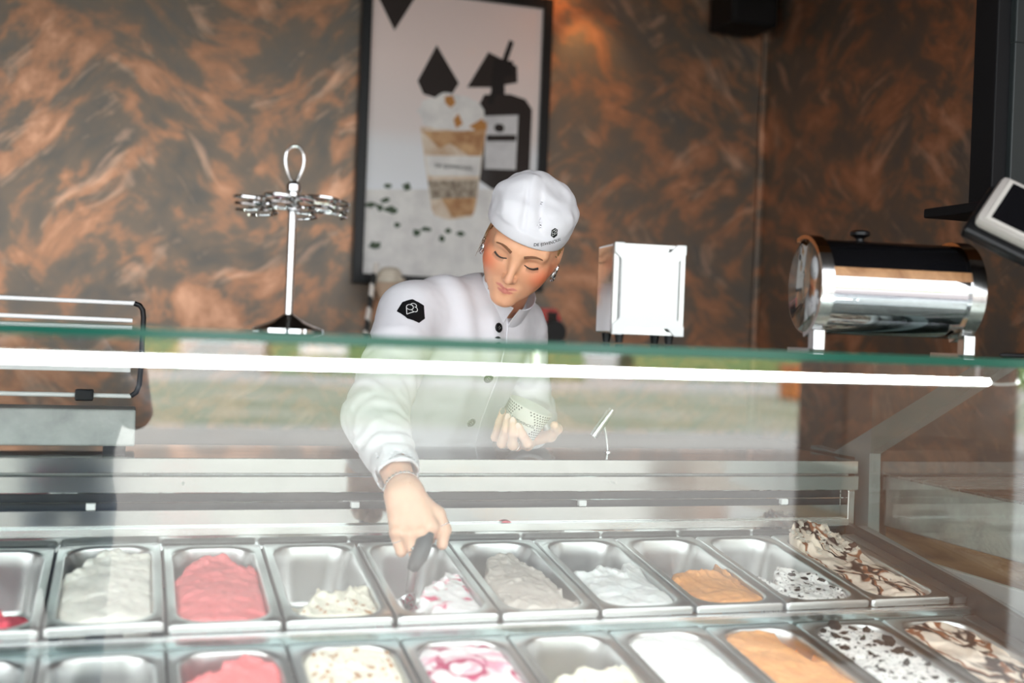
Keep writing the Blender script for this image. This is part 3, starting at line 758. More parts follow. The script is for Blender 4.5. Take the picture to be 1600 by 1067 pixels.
# polished drum dispenser
DL, DR = .30, .083
Md = Matrix.Translation((1.211, 1.735, GT)) @ Matrix.Rotation(math.radians(-9), 4, 'Z') @ Matrix.Diagonal((.965, 1, 1, 1))
dr = empty('drum_dispenser', tuple(Md @ Vector((0, 0, 0))), 'polished chrome drum dispenser with black lid, lying on the glass top', 'dispenser')
AX = Md @ Matrix.Translation((0, 0, .107)) @ Matrix.Rotation(math.radians(90), 4, 'Y')
def arc_shell(r0, r1, x0, x1, a0, a1, n=28):
    """part of a cylinder wall along local x, angle from straight down (0) through the front (-y, 90) to the top (180)"""
    vs = []; fs = []
    for k in range(n+1):
        a = math.radians(a0 + (a1-a0)*k/n)
        for r in (r0, r1):
            for x in (x0, x1): vs.append(Md @ Vector((x, -r*math.sin(a), .107 - r*math.cos(a))))
    for k in range(n):
        b = 4*k; c = b+4
        fs += [(b, b+1, c+1, c), (b+2, c+2, c+3, b+3), (b, c, c+2, b+2), (b+1, b+3, c+3, c+1)]
    fs += [(0, 2, 3, 1), (4*n, 4*n+1, 4*n+3, 4*n+2)]
    return MB().add(vs, fs)
arc_shell(.076, .079, -.14, .14, -60, 100).build('drum_body', mat('drum_chrome', (.50, .50, .53), .05, 1.0), dr, smooth=True)
arc_shell(.079, .0815, -.14, .14, 100, 112, 6).build('lid_rim', M['wood'], dr, smooth=True)
arc_shell(.077, .080, -.14, .14, 112, 250).build('lid', M['black_gloss'], dr, smooth=True)
arc_shell(.0785, .083, -.14, .14, 96, 100, 4).build('lip', M['chrome'], dr, smooth=True)
for x0, x1, nm in ((-.148, -.126, 'end_ring'), (.122, .148, 'end_ring')):
    arc_shell(.079, .086, x0, x1, 10, 128).build(nm, M['chrome_soft'], dr, smooth=True)
    arc_shell(.079, .086, x0, x1, 128, 200, 16).build('ring_reflection', mat('copper_reflection', (.62, .27, .10), .12, 1.0), dr, smooth=True)  # upper part of the ring; its copper reflection is put into the colour
for sx in (-1, 1):
    x = sx*.137
    # the ring runs down into a splayed foot
    vs = []; path = [(-.005, .0215), (-.012, .0245), (-.04, .034), (-.062, .05)]
    mb = MB(); mb.box((x-.011, -.058, .0), (x+.011, -.034, .036), Md, bev=.003);
    mb.box((x-.008, -.05, 0), (x+.008, .06, .004), Md); mb.build('foot', M['chrome_soft'], dr)
    mb = MB(); mb.lathe([(.0, -.0015), (.076, -.0015), (.078, 0), (.0765, .0015), (0, .0015)], 40, Md @ Matrix.Translation((sx*.1395, 0, .107)) @ Matrix.Rotation(math.radians(90), 4, 'Y'), caps=False); mb.build('end_cap', M['mirror_steel'], dr, smooth=True)
mb = MB(); mb.lathe([(.007, 0), (.007, .010), (.011, .013), (.0175, .016), (.0175, .021), (.012, .0245), (0, .0255)], 22, Md @ Matrix.Translation((-.035, .02, .183)), caps=False); mb.build('knob', M['black'], dr, smooth=True)

# pole hanging from the ceiling, its plate and the payment terminal
hp = empty('hanging_pole', (1.575, 1.9, CEIL), 'black square pole hanging from the ceiling at the right edge', 'pole')
MB().box((1.537, 1.87, 1.69), (1.607, 1.935, CEIL), bev=.003).build('inner_tube', M['black_matte'], hp)
MB().box((1.568, 1.858, 1.70), (1.636, 1.945, 2.02), bev=.003).build('side_channel', M['dark_metal'], hp)
MB().box((1.566, 1.855, 2.005), (1.645, 1.95, CEIL), bev=.003).build('outer_sleeve', M['dark_metal'], hp)
MB().lathe([(0, 0), (.005, .0), (.005, .002), (.002, .004), (0, .004)], 12, axis_frame((1.588, 1.855, 2.03), (0, -1, 0)), caps=False).build('bolt', M['chrome'], hp, smooth=True)
pts = [Vector((1.455, 1.88, 1.693)), Vector((1.62, 1.88, 1.693)), Vector((1.62, 1.70, 1.640)), Vector((1.48, 1.70, 1.640))]
mb = MB(); mb.box((1.44, 1.76, 1.672), (1.66, 1.94, 1.690), bev=.003); mb.build('mount_plate', M['black_matte'], hp)
mb = MB(); mb.tube([(1.56, 1.80, 1.68), (1.44, 1.62, 1.655), (1.37, 1.56, 1.635)], .012, 10); mb.build('mount_arm', M['black_matte'], hp, smooth=True)
# terminal: a bevelled slab leaning to the right
ez = Vector((-.42, -.80, .42)).normalized()                       # out of the screen
ex = (Vector((.80, -.10, -.62)) - ez*ez.dot(Vector((.80, -.10, -.62)))).normalized(); ey = ez.cross(ex)
Mt = frame((1.383, 1.515, 1.607), ex, ey)
tm = empty('card_terminal', tuple(Mt.translation), 'grey card payment terminal with black screen, mounted on the hanging pole', 'card terminal')
mb = MB(); mb.box((-.125, -.048, -.016), (.125, .048, .014), Mt, bev=.010); mb.build('housing', mat('terminal_grey', (.36, .33, .31), .45), tm, smooth=True)
mb = MB(); mb.box((-.135, -.060, -.040), (.135, .040, -.014), Mt, bev=.006); mb.build('back_cover', M['black'], tm)
sf = MB().box((-.112, -.0425, .0135), (.12, .041, .0165), Mt, bev=.0012).build('screen_frame', mat('terminal_rim', (.46, .43, .40), .4), tm)
scn = MB().box((-.104, -.037, .016), (.12, .036, .0172), Mt).build('screen', M['black_gloss'], tm)
vv, ff = join2d([ring2d(0, 0, .0125, .0008)] + [ring2d(-.006, 0, .004+.0028*k, .0011, 10, -42, 42) for k in range(3)])
mesh_obj('contactless_mark', [Mt @ Vector((x-.066, y-.006, .0175)) for x, y in vv], ff, mat('mark_grey', (.22, .22, .22), .5), scn, False)
mb = MB(); mb.box((-.055, .0405, .0135), (-.030, .0455, .0146), Mt, bev=.0003); mb.build('purple_strip', mat('purple', (.12, .06, .30), .4), tm)

# pen on the glass
pn = empty('pen', (1.40, 1.62, GT), 'black pen lying on the glass top at the right edge', 'pen')
MB().tube([(1.361, 1.62, GT+.0045), (1.368, 1.62, GT+.0045), (1.50, 1.626, GT+.0045)], [.001, .0042, .0042], 12).build('barrel', M['black'], pn, smooth=True)
MB().box((1.44, 1.621, GT+.008), (1.485, 1.625, GT+.0095)).build('pocket_clip', M['black_gloss'], pn)
vv, ff = text_mesh('0', .016, True)
mesh_obj('numeral', [(1.189 + x, 1.3604, 1.3885 + y) for x, y, z in vv], ff, M['white'], case, False)

# ------------------------------------------------------------------ things on the worktop
WT = 1.177
M['tap'] = mat('tap_chrome', (.48, .49, .48), .1, 1.0)
rk = empty('rail_rack', (-.4, 2.33, WT), 'steel rail rack with black rounded corners on grey box, left end of worktop', 'rack')
MB().box((-.9, 2.30, WT+.010), (.016, 2.405, 1.254), bev=.004).build('grey_box', M['concrete'], rk)
for x in (-.85, -.02): MB().box((x-.02, 2.31, WT), (x+.02, 2.39, WT+.012)).build('foot', M['black'], rk)
MB().tube([(-.9, 2.31, 1.453), (.008, 2.31, 1.4505)], .0042, 10).build('rail', M['white'], rk, smooth=True)
MB().tube([(-.9, 2.318, 1.422), (.004, 2.318, 1.4185)], .0042, 10).build('rail', M['white'], rk, smooth=True)
MB().box((-.9, 2.320, 1.322), (.004, 2.325, 1.340), bev=.002).build('frosted_bar', M['white'], rk)
lr = MB().tube([(-.9, 2.31, 1.281), (.006, 2.31, 1.279)], .0042, 10).build('rail', M['white'], rk, smooth=True)
MB().box((-.091, 2.298, 1.269), (-.059, 2.322, 1.290), bev=.003).build('rail_clamp', M['black'], rk)
arc = [(.006, 2.31, 1.4505), (.016, 2.31, 1.447), (.0215, 2.31, 1.439), (.0235, 2.31, 1.425), (.022, 2.31, 1.34), (.020, 2.31, 1.30), (.015, 2.31, 1.286), (.006, 2.31, 1.279)]
MB().tube(arc, .0048, 10).build('corner_tube', M['black'], rk, smooth=True)
for x in (-.45, -.75): MB().tube([(x, 2.33, 1.25), (x, 2.33, 1.45)], .004, 8).build('upright', M['black'], rk, smooth=True)

tp = empty('dipper_tap', (.977, 2.35, WT), 'small chrome dipper tap standing on the worktop', 'tap')
MB().tube([(.940, 2.345, 1.2100), (.9435, 2.345, 1.2150), (.977, 2.345, 1.2620), (.9775, 2.345, 1.2625), (.981, 2.345, 1.2675)], [.0078, .0088, .0088, .0072, .0072], 20).build('spout', M['tap'], tp, smooth=True)
MB().tube([(.9655, 2.35, 1.238), (.972, 2.35, 1.212), (.977, 2.35, WT)], .0030, 10).build('stem', M['tap'], tp, smooth=True)
MB().lathe([(.009, 0), (.009, .002), (.004, .004)], 16, Matrix.Translation((.977, 2.35, WT))).build('base', M['chrome'], tp, smooth=True)

# ------------------------------------------------------------------ wall: poster, speaker, spotlights, shelf things
ps = empty('framed_poster', (1.04, 3.98, 1.57), 'large black framed poster of an iced coffee cup and dark bottle', 'poster')
PX0, PX1, PZ0, PZ1 = .704, 1.378, 1.572, 2.60
fw_ = .033
for nm, lo, hi in (('frame_side', (PX0, 3.962, PZ0), (PX0+fw_, 3.998, PZ1)), ('frame_side', (PX1-fw_, 3.962, PZ0), (PX1, 3.998, PZ1)), ('frame_rail', (PX0+fw_, 3.962, PZ0), (PX1-fw_, 3.998, PZ0+fw_)), ('frame_rail', (PX0+fw_, 3.962, PZ1-fw_), (PX1-fw_, 3.998, PZ1))):
    MB().box(lo, hi, bev=.002).build(nm, M['black'], ps)
pm = mat('poster_paper', (.6, .6, .62), .5, spec=.25, coat=.10); N, L, B = nodes(pm)
v = coords(pm); sp_ = nd(pm, 'ShaderNodeSeparateXYZ'); L.new(v, sp_.inputs[0])
mr = nd(pm, 'ShaderNodeMapRange'); mr.inputs['From Min'].default_value = PZ0; mr.inputs['From Max'].default_value = PZ1; L.new(sp_.outputs['Z'], mr.inputs['Value'])
r = ramp(pm, mr.outputs[0], [(0, (.78, .79, .84)), (.30, (.86, .88, .92)), (.46, (.80, .80, .82)), (.52, (.80, .72, .70)), (.75, (.84, .70, .66)), (1, (.74, .60, .57))]); L.new(r.outputs['Color'], B.inputs['Base Color'])
MB().box((PX0+fw_, 3.982, PZ0+fw_), (PX1-fw_, 3.990, PZ1-fw_)).build('print_sheet', pm, ps)
# printed picture: flat shapes on the sheet. (u, v) in pixels of the photograph's poster area: u 600..850, v 0..425
def pp(u, v_, lift):
    lean = (v_-220)*-.060
    return (PX0 + fw_ + (u - lean - 583)*.002355, 3.982 - lift, 2.533 - v_*.00217 - (u-720)*-.00011)
PR = dict(dark=mat('print_dark', (.012, .008, .008), .5, spec=.25, coat=.10), dark2=mat('print_brown', (.022, .014, .012), .5, spec=.25, coat=.10), cream=noisy('print_cream', [(.3, (.66, .64, .63)), (.6, (.84, .82, .79))], 14, .5), coffee=noisy('print_coffee', [(.35, (.38, .17, .06)), (.65, (.66, .40, .20))], 22, .5), beige=noisy('print_beige', [(.35, (.56, .38, .24)), (.65, (.78, .68, .56))], 18, .5), band=noisy('print_band', [(.4, (.20, .15, .11)), (.6, (.46, .38, .29))], 60, .5), grey=mat('print_grey', (.42, .42, .44), .5, spec=.25, coat=.10), green=mat('print_green', (.04, .07, .03), .5, spec=.25, coat=.10), amber=mat('print_amber', (.50, .22, .06), .5, spec=.25, coat=.10), label=noisy('print_label', [(.3, (.50, .49, .50)), (.7, (.74, .73, .74))], 12, .5))
layer = [0]
def flat(name, m, polys):
    for poly in polys:
        layer[0] += 1
        mesh_obj(name, [pp(u, v_, .0004 + layer[0]*.00008) for u, v_ in poly], [tuple(range(len(poly)))], PR[m], ps, False)
def oval(u, v_, a, b, n=20, jit=0, seed=0):
    r_ = random.Random(seed); return [(u + a*math.cos(2*math.pi*k/n)*(1+r_.uniform(-jit, jit)), v_ + b*math.sin(2*math.pi*k/n)*(1+r_.uniform(-jit, jit))) for k in range(n)]
flat('printed_table', 'cream', [[(578, 290), (850, 282), (850, 425), (572, 425)]])
flat('printed_triangle', 'dark2', [[(600, -20), (665, -20), (628, 42)], [(690, 60), (722, 118), (704, 148), (668, 138), (660, 118)], [(768, 66), (812, 86), (812, 112), (770, 122), (734, 124)]])
flat('printed_bottle', 'dark2', [[(752, 150), (760, 134), (800, 131), (824, 138), (834, 154), (826, 280), (808, 286), (768, 284), (748, 270)]])
flat('printed_bottle_cap', 'dark', [[(776, 76), (806, 78), (806, 100), (792, 104), (792, 132), (770, 134), (772, 104)]])
flat('printed_bottle_label', 'label', [[(760, 168), (812, 164), (806, 252), (758, 252)]])
flat('printed_label_line', 'dark2', [[(762, 198), (808, 196), (807, 206), (762, 208)], oval(782, 186, 8, 7)])
flat('printed_straw', 'dark', [[(801, 44), (808, 48), (772, 150), (764, 146)]])
flat('printed_cup', 'beige', [[(662, 190), (762, 186), (742, 320), (735, 330), (700, 334), (680, 328), (676, 318)]])
flat('printed_coffee', 'coffee', [[(664, 196), (730, 194), (764, 176), (756, 224), (746, 240), (706, 214), (690, 222)], [(690, 300), (744, 296), (738, 326), (706, 330)]])
flat('printed_cup_label', 'cream', [[(668, 234), (754, 232), (750, 264), (672, 266)]])
flat('printed_pattern_band', 'band', [[(671, 274), (748, 270), (744, 298), (676, 302)]])
flat('printed_whip', 'cream', [oval(690, 165, 30, 24, 18, .12, 1), oval(712, 152, 32, 18, 18, .15, 2), oval(735, 168, 26, 24, 18, .12, 3), oval(712, 178, 48, 16, 20, .1, 4)])
flat('printed_sauce', 'amber', [[(700, 140), (712, 138), (716, 150), (708, 158), (700, 150)], [(756, 172), (764, 188), (748, 192), (735, 186)], [(720, 166), (726, 182), (716, 190), (712, 176)]])
vv, ff = text_mesh('DE IJSWINCKEL', .0185, True)
mesh_obj('printed_name', [(pp(711, 251, 0)[0] + x*1.06, 3.982-.0048, pp(711, 251, 0)[2] + y) for x, y, z in vv], ff, PR['dark'], ps, False)
flat('printed_herb', 'green', [oval(u, v_, 5+(k % 3)*2, 4+(k % 2)*2, 9, .35, k) for k, (u, v_) in enumerate(((612, 284), (640, 284), (586, 314), (600, 318), (608, 306), (616, 320), (624, 344), (652, 356), (668, 350), (690, 364), (718, 356), (590, 376), (700, 352)))])
spk = empty('wall_speaker', (2.09, 3.92, 2.52), 'black box loudspeaker mounted high in the wall corner', 'speaker')
MB().box((1.99, 3.80, 2.555), (2.175, 3.975, 2.75), bev=.008).build('cabinet', M['black_matte'], spk)
MB().box((2.0, 3.794, 2.565), (2.165, 3.801, 2.74), bev=.003).build('grille', M['black'], spk)
MB().box((2.06, 3.97, 2.62), (2.11, 4.0, 2.70)).build('bracket', M['black'], spk)
# ceiling spot washing the wall
def spot(x, y, z, tx, ty, tz, power, label, color=(1, .52, .18), size=55, fix=True):
    e = empty('ceiling_spotlight', (x, y, CEIL), label, 'spotlight', 'ceiling spotlights')
    d = (Vector((tx, ty, tz)) - Vector((x, y, z))).normalized()
    MB().lathe([(.0, -.05), (.032, -.05), (.034, .03), (.030, .032), (.028, .0), (0, 0)], 20, axis_frame((x, y, z), d), caps=False).build('lamp_head', M['black'], e, smooth=True)
    MB().tube([(x, y, CEIL), Vector((x, y, z)) - d*.04], .006, 8).build('stem', M['black'], e, smooth=True)
    MB().lathe([(.024, .004), (.027, .012), (.025, .028), (.016, .042), (0, .048)], 20, axis_frame((x, y, z), d), caps=False).build('bulb', mat('warm_bulb', (1, .7, .4), .5, emit=(1, .35, .08), estr=30), e)
    ld = bpy.data.lights.new('spot_light', 'SPOT'); lo = bpy.data.objects.new('spot_light', ld); COL.objects.link(lo)
    ld.energy = power; ld.color = color; ld.spot_size = math.radians(size); ld.spot_blend = .7; ld.shadow_soft_size = .03
    lo.matrix_world = axis_frame(Vector((x, y, z)) + d*.034, -d); put(lo, None)
    return e
spot(1.50, 3.74, 2.72, 1.54, 4.0, 2.36, 14, 'ceiling spotlight aimed at the wall right of the poster', size=60)
spot(1.377, 2.94, 2.682, 1.377, 2.4, 1.2, .4, 'ceiling spotlight above the woman, mirrored in the poster')
spot(1.648, 2.94, 2.656, 1.648, 2.4, 1.2, .4, 'ceiling spotlight right of the woman, mirrored in the poster')

# shelf things
sd = empty('display_sundae', (.775, 3.82, 1.39), 'decorative cream cone cup on the wall shelf behind the woman', 'ornament')
mb = MB(); mb.lathe([(.030, 0), (.030, .008), (.007, .02), (.006, .09), (.012, .10), (.046, .178), (.048, .18), (.043, .18), (.010, .104), (0, .1)], 28, Matrix.Translation((.80, 3.82, 1.39)) @ Matrix.Diagonal((1.25, 1.25, 1, 1)), caps=False); mb.build('cone_cup', mat('cream_card', (.78, .58, .42), .6), sd, smooth=True)
mb = MB(); mb.lathe([(.050, 0), (.052, .006), (.050, .014), (.040, .018), (.036, .036), (.024, .048), (.0, .052)], 24, Matrix.Translation((.80, 3.82, 1.573)), caps=False); mb.build('scoop_top', mat('cream_top', (.72, .64, .52), .5), sd, smooth=True)
MB().lathe([(0, 0), (.016, .002), (.018, .012), (.0, .026)], 16, Matrix.Translation((.772, 3.775, 1.49)), caps=False).build('caramel_dot', mat('caramel_dot', (.50, .24, .05), .4), sd, smooth=True)
sm = mat('striped_paper', (.75, .72, .68), .7); N, L, B = nodes(sm)
v = coords(sm, (1, 1, 1)); wv = nd(sm, 'ShaderNodeTexWave', Scale=7.5, Distortion=0.0, Detail=0.0); wv.bands_direction = 'DIAGONAL'; L.new(v, wv.inputs['Vector'])
r = ramp(sm, wv.outputs['Fac'], [(.42, (.02, .02, .02)), (.5, (.78, .72, .66))]); L.new(r.outputs['Color'], B.inputs['Base Color'])
st = tag(MB().tube([(.722, 3.80, 1.390), (.734, 3.80, 1.50), (.7385, 3.80, 1.555), (.7515, 3.80, 1.632)], .0088, 12).build('striped_straw', sm, None, smooth=True), 'thick black and white striped straw left of the woman', 'straw')
ty = empty('toy_car', (1.36, 3.82, 1.39), 'red toy vehicle with pale-rimmed wheel, half hidden behind the woman', 'toy')
mb = MB(); prof = [(1.22, 1.42), (1.392, 1.42), (1.394, 1.462), (1.386, 1.49), (1.376, 1.508), (1.362, 1.512), (1.22, 1.512)]
mb.prism([(x, z) for x, z in prof], .05, frame((0, 3.85, 0), (1, 0, 0), (0, 0, 1))); mb.build('body', mat('toy_red', (.45, .015, .012), .25, coat=.5), ty)
Mw = axis_frame((1.365, 3.795, 1.432), (0, -1, 0))
wh = MB().lathe([(0, -.012), (.040, -.012), (.042, -.006), (.042, .006), (.040, .012), (0, .012)], 28, Mw, caps=False).build('tyre', M['black'], ty, smooth=True)
MB().lathe([(.026, .0125), (.036, .0125), (.036, .0145), (.026, .0145), (.026, .0125)], 28, Mw, caps=False).build('white_wall', M['white'], wh)
MB().box((1.34, 3.798, 1.462), (1.376, 3.802, 1.50)).build('window', M['black_gloss'], ty)
# ------------------------------------------------------------------ the woman
HA, HB, HC = -.5397, .5228, .3924; HT = np.array([.7569, 2.2993, 1.6077])
def _rot(a, b, c):
    ca, sa, cb, sb, cc, s_c = math.cos(a), math.sin(a), math.cos(b), math.sin(b), math.cos(c), math.sin(c)
    return np.array([[ca, -sa, 0], [sa, ca, 0], [0, 0, 1]]) @ np.array([[1, 0, 0], [0, cb, -sb], [0, sb, cb]]) @ np.array([[cc, 0, s_c], [0, 1, 0], [-s_c, 0, cc]])
HM = _rot(HA, HB, HC)
def h2w(p):            # head (right, forward, up) to world
    p = np.atleast_2d(np.asarray(p, dtype=float)); q = p*np.array([1, -1, 1]); return q @ HM.T + HT
def w2h(p):
    p = np.atleast_2d(np.asarray(p, dtype=float)); q = (p - HT) @ HM; return q*np.array([1, -1, 1])
NECK_LO = (.738, 2.475, 1.435)
_nl = w2h(NECK_LO)[0]
def sd_head(x, y, z):
    ax = np.abs(x)
    d = sd_ell(x, y, z, (0, -.008, .032), (.073, .094, .092))
    d = smin(d, sd_ell(x, y, z, (0, .026, -.040), (.0625, .060, .066)), .035)       # face
    d = smin(d, sd_cap(ax, y, z, (.054, .004, -.026), (.014, .072, -.094), .017, .012), .030)   # jaw
    d = smin(d, sd_ell(x, y, z, (0, .079, -.0985), (.016, .014, .0135)), .020)       # chin
    d = smin(d, sd_ell(ax, y, z, (.040, .054, -.026), (.025, .023, .026)), .022)   # cheeks
    d = smin(d, sd_cap(ax, y, z, (.010, .080, .020), (.046, .066, .020), .010, .009), .020)     # brow
    d = smax(d, -sd_ell(ax, y, z, (.031, .094, -.001), (.017, .014, .010)), .012)  # eye sockets
    d = smin(d, sd_ell(ax, y, z, (.0315, .0665, -.001), (.0155, .0140, .0115)), .004)  # lids
    d = smin(d, sd_cap(x, y, z, (0, .080, .012), (0, .1035, -.032), .0062, .0080), .016)   # nose
    d = smin(d, sd_ell(x, y, z, (0, .1055, -.037), (.0088, .0095, .0082)), .006)
    d = smin(d, sd_ell(ax, y, z, (.0105, .0945, -.0400), (.0058, .0080, .0055)), .007)
    d = smax(d, -sd_ell(ax, y, z, (.0058, .1025, -.0475), (.0032, .0045, .0030)), .003)
    d = smin(d, sd_ell(x, y, z, (0, .0775, -.068), (.025, .012, .016)), .014)       # muzzle
    d = smin(d, sd_cap(ax, y, z, (.004, .0905, -.0628), (.018, .0835, -.0620), .0032, .0018), .005)  # upper lip
    d = smin(d, sd_cap(ax, y, z, (.000, .0895, -.0728), (.014, .0850, -.0672), .0040, .0022), .005)  # lower lip
    d = smax(d, -sd_cap(ax, y, z, (.000, .0985, -.0683), (.023, .0880, -.0625), .0030, .0016), .003)  # mouth line
    e = sd_ell(ax, y, z, (.073, -.014, -.012), (.009, .017, .030))                 # ears
    e = smax(e, -sd_ell(ax, y, z, (.082, -.010, -.006), (.006, .010, .018)), .004)
    d = smin(d, e, .008)
    d = smin(d, sd_cap(x, y, z, (0, -.030, -.045), tuple(_nl), .050, .054), .025)  # neck
    return d
def face_colors(P):
    x, y, z = P[:, 0], P[:, 1], P[:, 2]; ax = np.abs(x)
    c = np.tile(np.array([.86, .46, .275]), (len(P), 1))
    def blend(w, col): 
        w = np.clip(w, 0, 1)[:, None]; c[:] = c*(1-w) + np.array(col)*w
    n = fbm(x*60, y*60, z*60, 5, 2); blend(.12*(n+.5), (.74, .34, .19))
    blend(.95*np.exp(-(((ax-.056)/.025)**2 + ((z+.028)/.025)**2 + ((y-.038)/.07)**2)), (.86, .18, .075))   # rouge
    blend(.30*np.exp(-((x/.010)**2 + ((z+.035)/.012)**2 + ((y-.108)/.02)**2)), (.84, .36, .24))
    blend(.35*np.exp(-(((ax-.031)/.016)**2 + ((z-.006)/.007)**2)), (.62, .30, .18))                        # darker upper lids
    z = z - 6.0*ax**2
    up = ((ax/.0235)**2 + ((z+.0645+.0015*np.cos(ax*260))/.0040)**2 + np.where(y > .07, 0, 9)); lo = ((ax/.0170)**2 + ((z+.0718)/.0042)**2 + np.where(y > .07, 0, 9))
    blend(.85*sstep(1.25, .7, np.minimum(up, lo)), (.70, .22, .19))
    return c
Ph, Fh = surface_net(sd_head, (-.092, -.115, -.165), (.092, .125, .135), .0021)
Ch = face_colors(Ph)
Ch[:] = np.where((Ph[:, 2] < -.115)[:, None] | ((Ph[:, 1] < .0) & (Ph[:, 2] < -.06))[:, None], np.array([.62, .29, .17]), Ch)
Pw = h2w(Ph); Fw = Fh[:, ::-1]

# hands -------------------------------------------------------------------
def chain(x, y, z, pts, rad, k=.004):
    d = None
    for i in range(len(pts)-1):
        s = sd_cap(x, y, z, pts[i], pts[i+1], rad[i], rad[i+1]); d = s if d is None else smin(d, s, k)
    return d
W_R = np.array([.457, 2.008, 1.148]); E_R = np.array([.447, 2.22, 1.255])
a_ = np.array([.020, -.045, -.084]); a_ /= np.linalg.norm(a_)
n_ = np.array([-.18, -.80, .45]); n_ -= a_*n_.dot(a_); n_ /= np.linalg.norm(n_)
b_ = np.cross(n_, a_); b_ = b_ if b_[0] > 0 else -b_
def R_(bx, ay, nz): return tuple(W_R + b_*bx + a_*ay + n_*nz)
def fing(mcp, l, th, sx=0.0):
    p = [np.array(mcp)]; 
    for L_, t in zip(l, th):
        t = math.radians(t); p.append(p[-1] + np.array([sx*L_, L_*math.cos(t), -L_*math.sin(t)]))
    return [R_(*q) for q in p]
RF = {'index': fing((.029, .080, .001), (.040, .026, .020), (78, 150, 200), -.10), 'middle': fing((.008, .086, .004), (.043, .028, .021), (60, 140, 195), -.08),
      'ring': fing((-.014, .083, .002), (.040, .026, .020), (22, 110, 180), .12), 'pinky': fing((-.034, .074, -.003), (.032, .021, .017), (30, 115, 180), .10)}
RT = [R_(.020, .028, -.006), R_(.046, .058, -.008), R_(.050, .086, -.016), R_(.040, .108, -.022)]
def sd_rhand(x, y, z):
    d = sd_cap(x, y, z, tuple(W_R + (E_R-W_R)*.5), R_(.0, .004, 0), .031, .0255)
    p = None
    for i, (bx, ay, r) in enumerate(((.028, .078, .0135), (.009, .084, .0140), (-.012, .081, .0135), (-.031, .072, .0120))):
        s = sd_cap(x, y, z, R_(bx*.55, .010, -.001), R_(bx, ay, .001), .0185, r); p = s if p is None else smin(p, s, .010)
    p = smin(p, sd_cap(x, y, z, R_(.012, .020, -.012), R_(.036, .058, -.012), .019, .014), .012)
    d = smin(d, p, .018)
    for nm, r in (('index', .0094), ('middle', .0097), ('ring', .0098), ('pinky', .0086)):
        d = smin(d, chain(x, y, z, RF[nm], (r+.0014, r+.0008, r-.0004, r-.0014), .003), .0045)
    d = smin(d, chain(x, y, z, RT, (.0165, .0125, .0118, .0098), .005), .007)
    for bx, ay in ((.029, .080), (.008, .086), (-.014, .083), (-.034, .074)):     # knuckles
        d = smin(d, sd_sph(x, y, z, R_(bx, ay-.002, .007), .0072), .008)
    return d
Pr, Fr = surface_net(sd_rhand, (.385, 1.905, 1.000), (.545, 2.13, 1.225), .0019)
def skin_c(P, seed):
    c = np.tile(np.array([.78, .48, .34]), (len(P), 1)); n = fbm(P[:, 0]*55, P[:, 1]*55, P[:, 2]*55, seed, 3)  # hands paler than the face: haze of the glass put into the colour
    w = np.clip(.35*n, 0, 1)[:, None]; return c*(1-w) + np.array([.70, .33, .22])*w
W_L = np.array([.792, 2.325, 1.218]); E_L = np.array([.885, 2.585, 1.236])
LF = {'index': [(.744, 2.195, 1.206), (.731, 2.158, 1.2135), (.716, 2.146, 1.230), (.7085, 2.1475, 1.245)],
      'middle': [(.728, 2.215, 1.203), (.707, 2.176, 1.2075), (.699, 2.152, 1.232), (.6975, 2.1515, 1.255)],
      'ring': [(.715, 2.235, 1.206), (.691, 2.195, 1.2085), (.689, 2.167, 1.237), (.6905, 2.1625, 1.262)],
      'pinky': [(.709, 2.250, 1.212), (.684, 2.216, 1.2185), (.684, 2.193, 1.250), (.688, 2.186, 1.272)]}
LT = [(.772, 2.255, 1.212), (.798, 2.215, 1.222), (.803, 2.192, 1.238), (.792, 2.178, 1.246)]
def sd_lhand(x, y, z):
    d = sd_cap(x, y, z, tuple(W_L + (E_L-W_L)*.4), tuple(W_L), .029, .025)
    p = None
    for nm in LF:
        s = sd_cap(x, y, z, tuple(W_L*.8 + np.array(LF[nm][0])*.2), LF[nm][0], .018, .0115); p = s if p is None else smin(p, s, .010)
    d = smin(d, p, .016)
    for nm, r in (('index', .0092), ('middle', .0094), ('ring', .0090), ('pinky', .0080)):
        d = smin(d, chain(x, y, z, LF[nm], (r+.001, r+.0005, r-.0006, r-.0016), .003), .0035)
    return smin(d, chain(x, y, z, LT, (.015, .0115, .0102, .0086), .004), .006)
Pl, Fl = surface_net(sd_lhand, (.655, 2.12, 1.165), (.86, 2.42, 1.30), .0020)

# trunk and legs under the clothes ----------------------------------------
S_R = (.547, 2.395, 1.452); S_L = (.832, 2.540, 1.430)
e1 = np.array([S_L[0]-S_R[0], S_L[1]-S_R[1], 0]); e1 /= np.linalg.norm(e1); e2 = np.array([e1[1], -e1[0], 0])
ZS = [0.80, 0.95, 1.10, 1.18, 1.25, 1.34, 1.42, 1.47, 1.52]
CX = [.655, .652, .650, .648, .650, .672, .690, .703, .712]
CY = [2.600, 2.600, 2.595, 2.580, 2.530, 2.490, 2.478, 2.470, 2.465]
AX_ = [.170, .170, .152, .150, .153, .162, .158, .125, .080]
BX_ = [.125, .128, .118, .117, .117, .121, .113, .095, .072]
def sd_torso(x, y, z, off=0.0):
    cx_ = np.interp(z, ZS, CX); cy_ = np.interp(z, ZS, CY); a = np.interp(z, ZS, AX_) + off; b = np.interp(z, ZS, BX_) + off
    u = (x-cx_)*e1[0] + (y-cy_)*e1[1]; v = (x-cx_)*e2[0] + (y-cy_)*e2[1]
    k = np.sqrt((u/a)**2 + (v/b)**2); return (k-1)*np.minimum(a, b)*.95
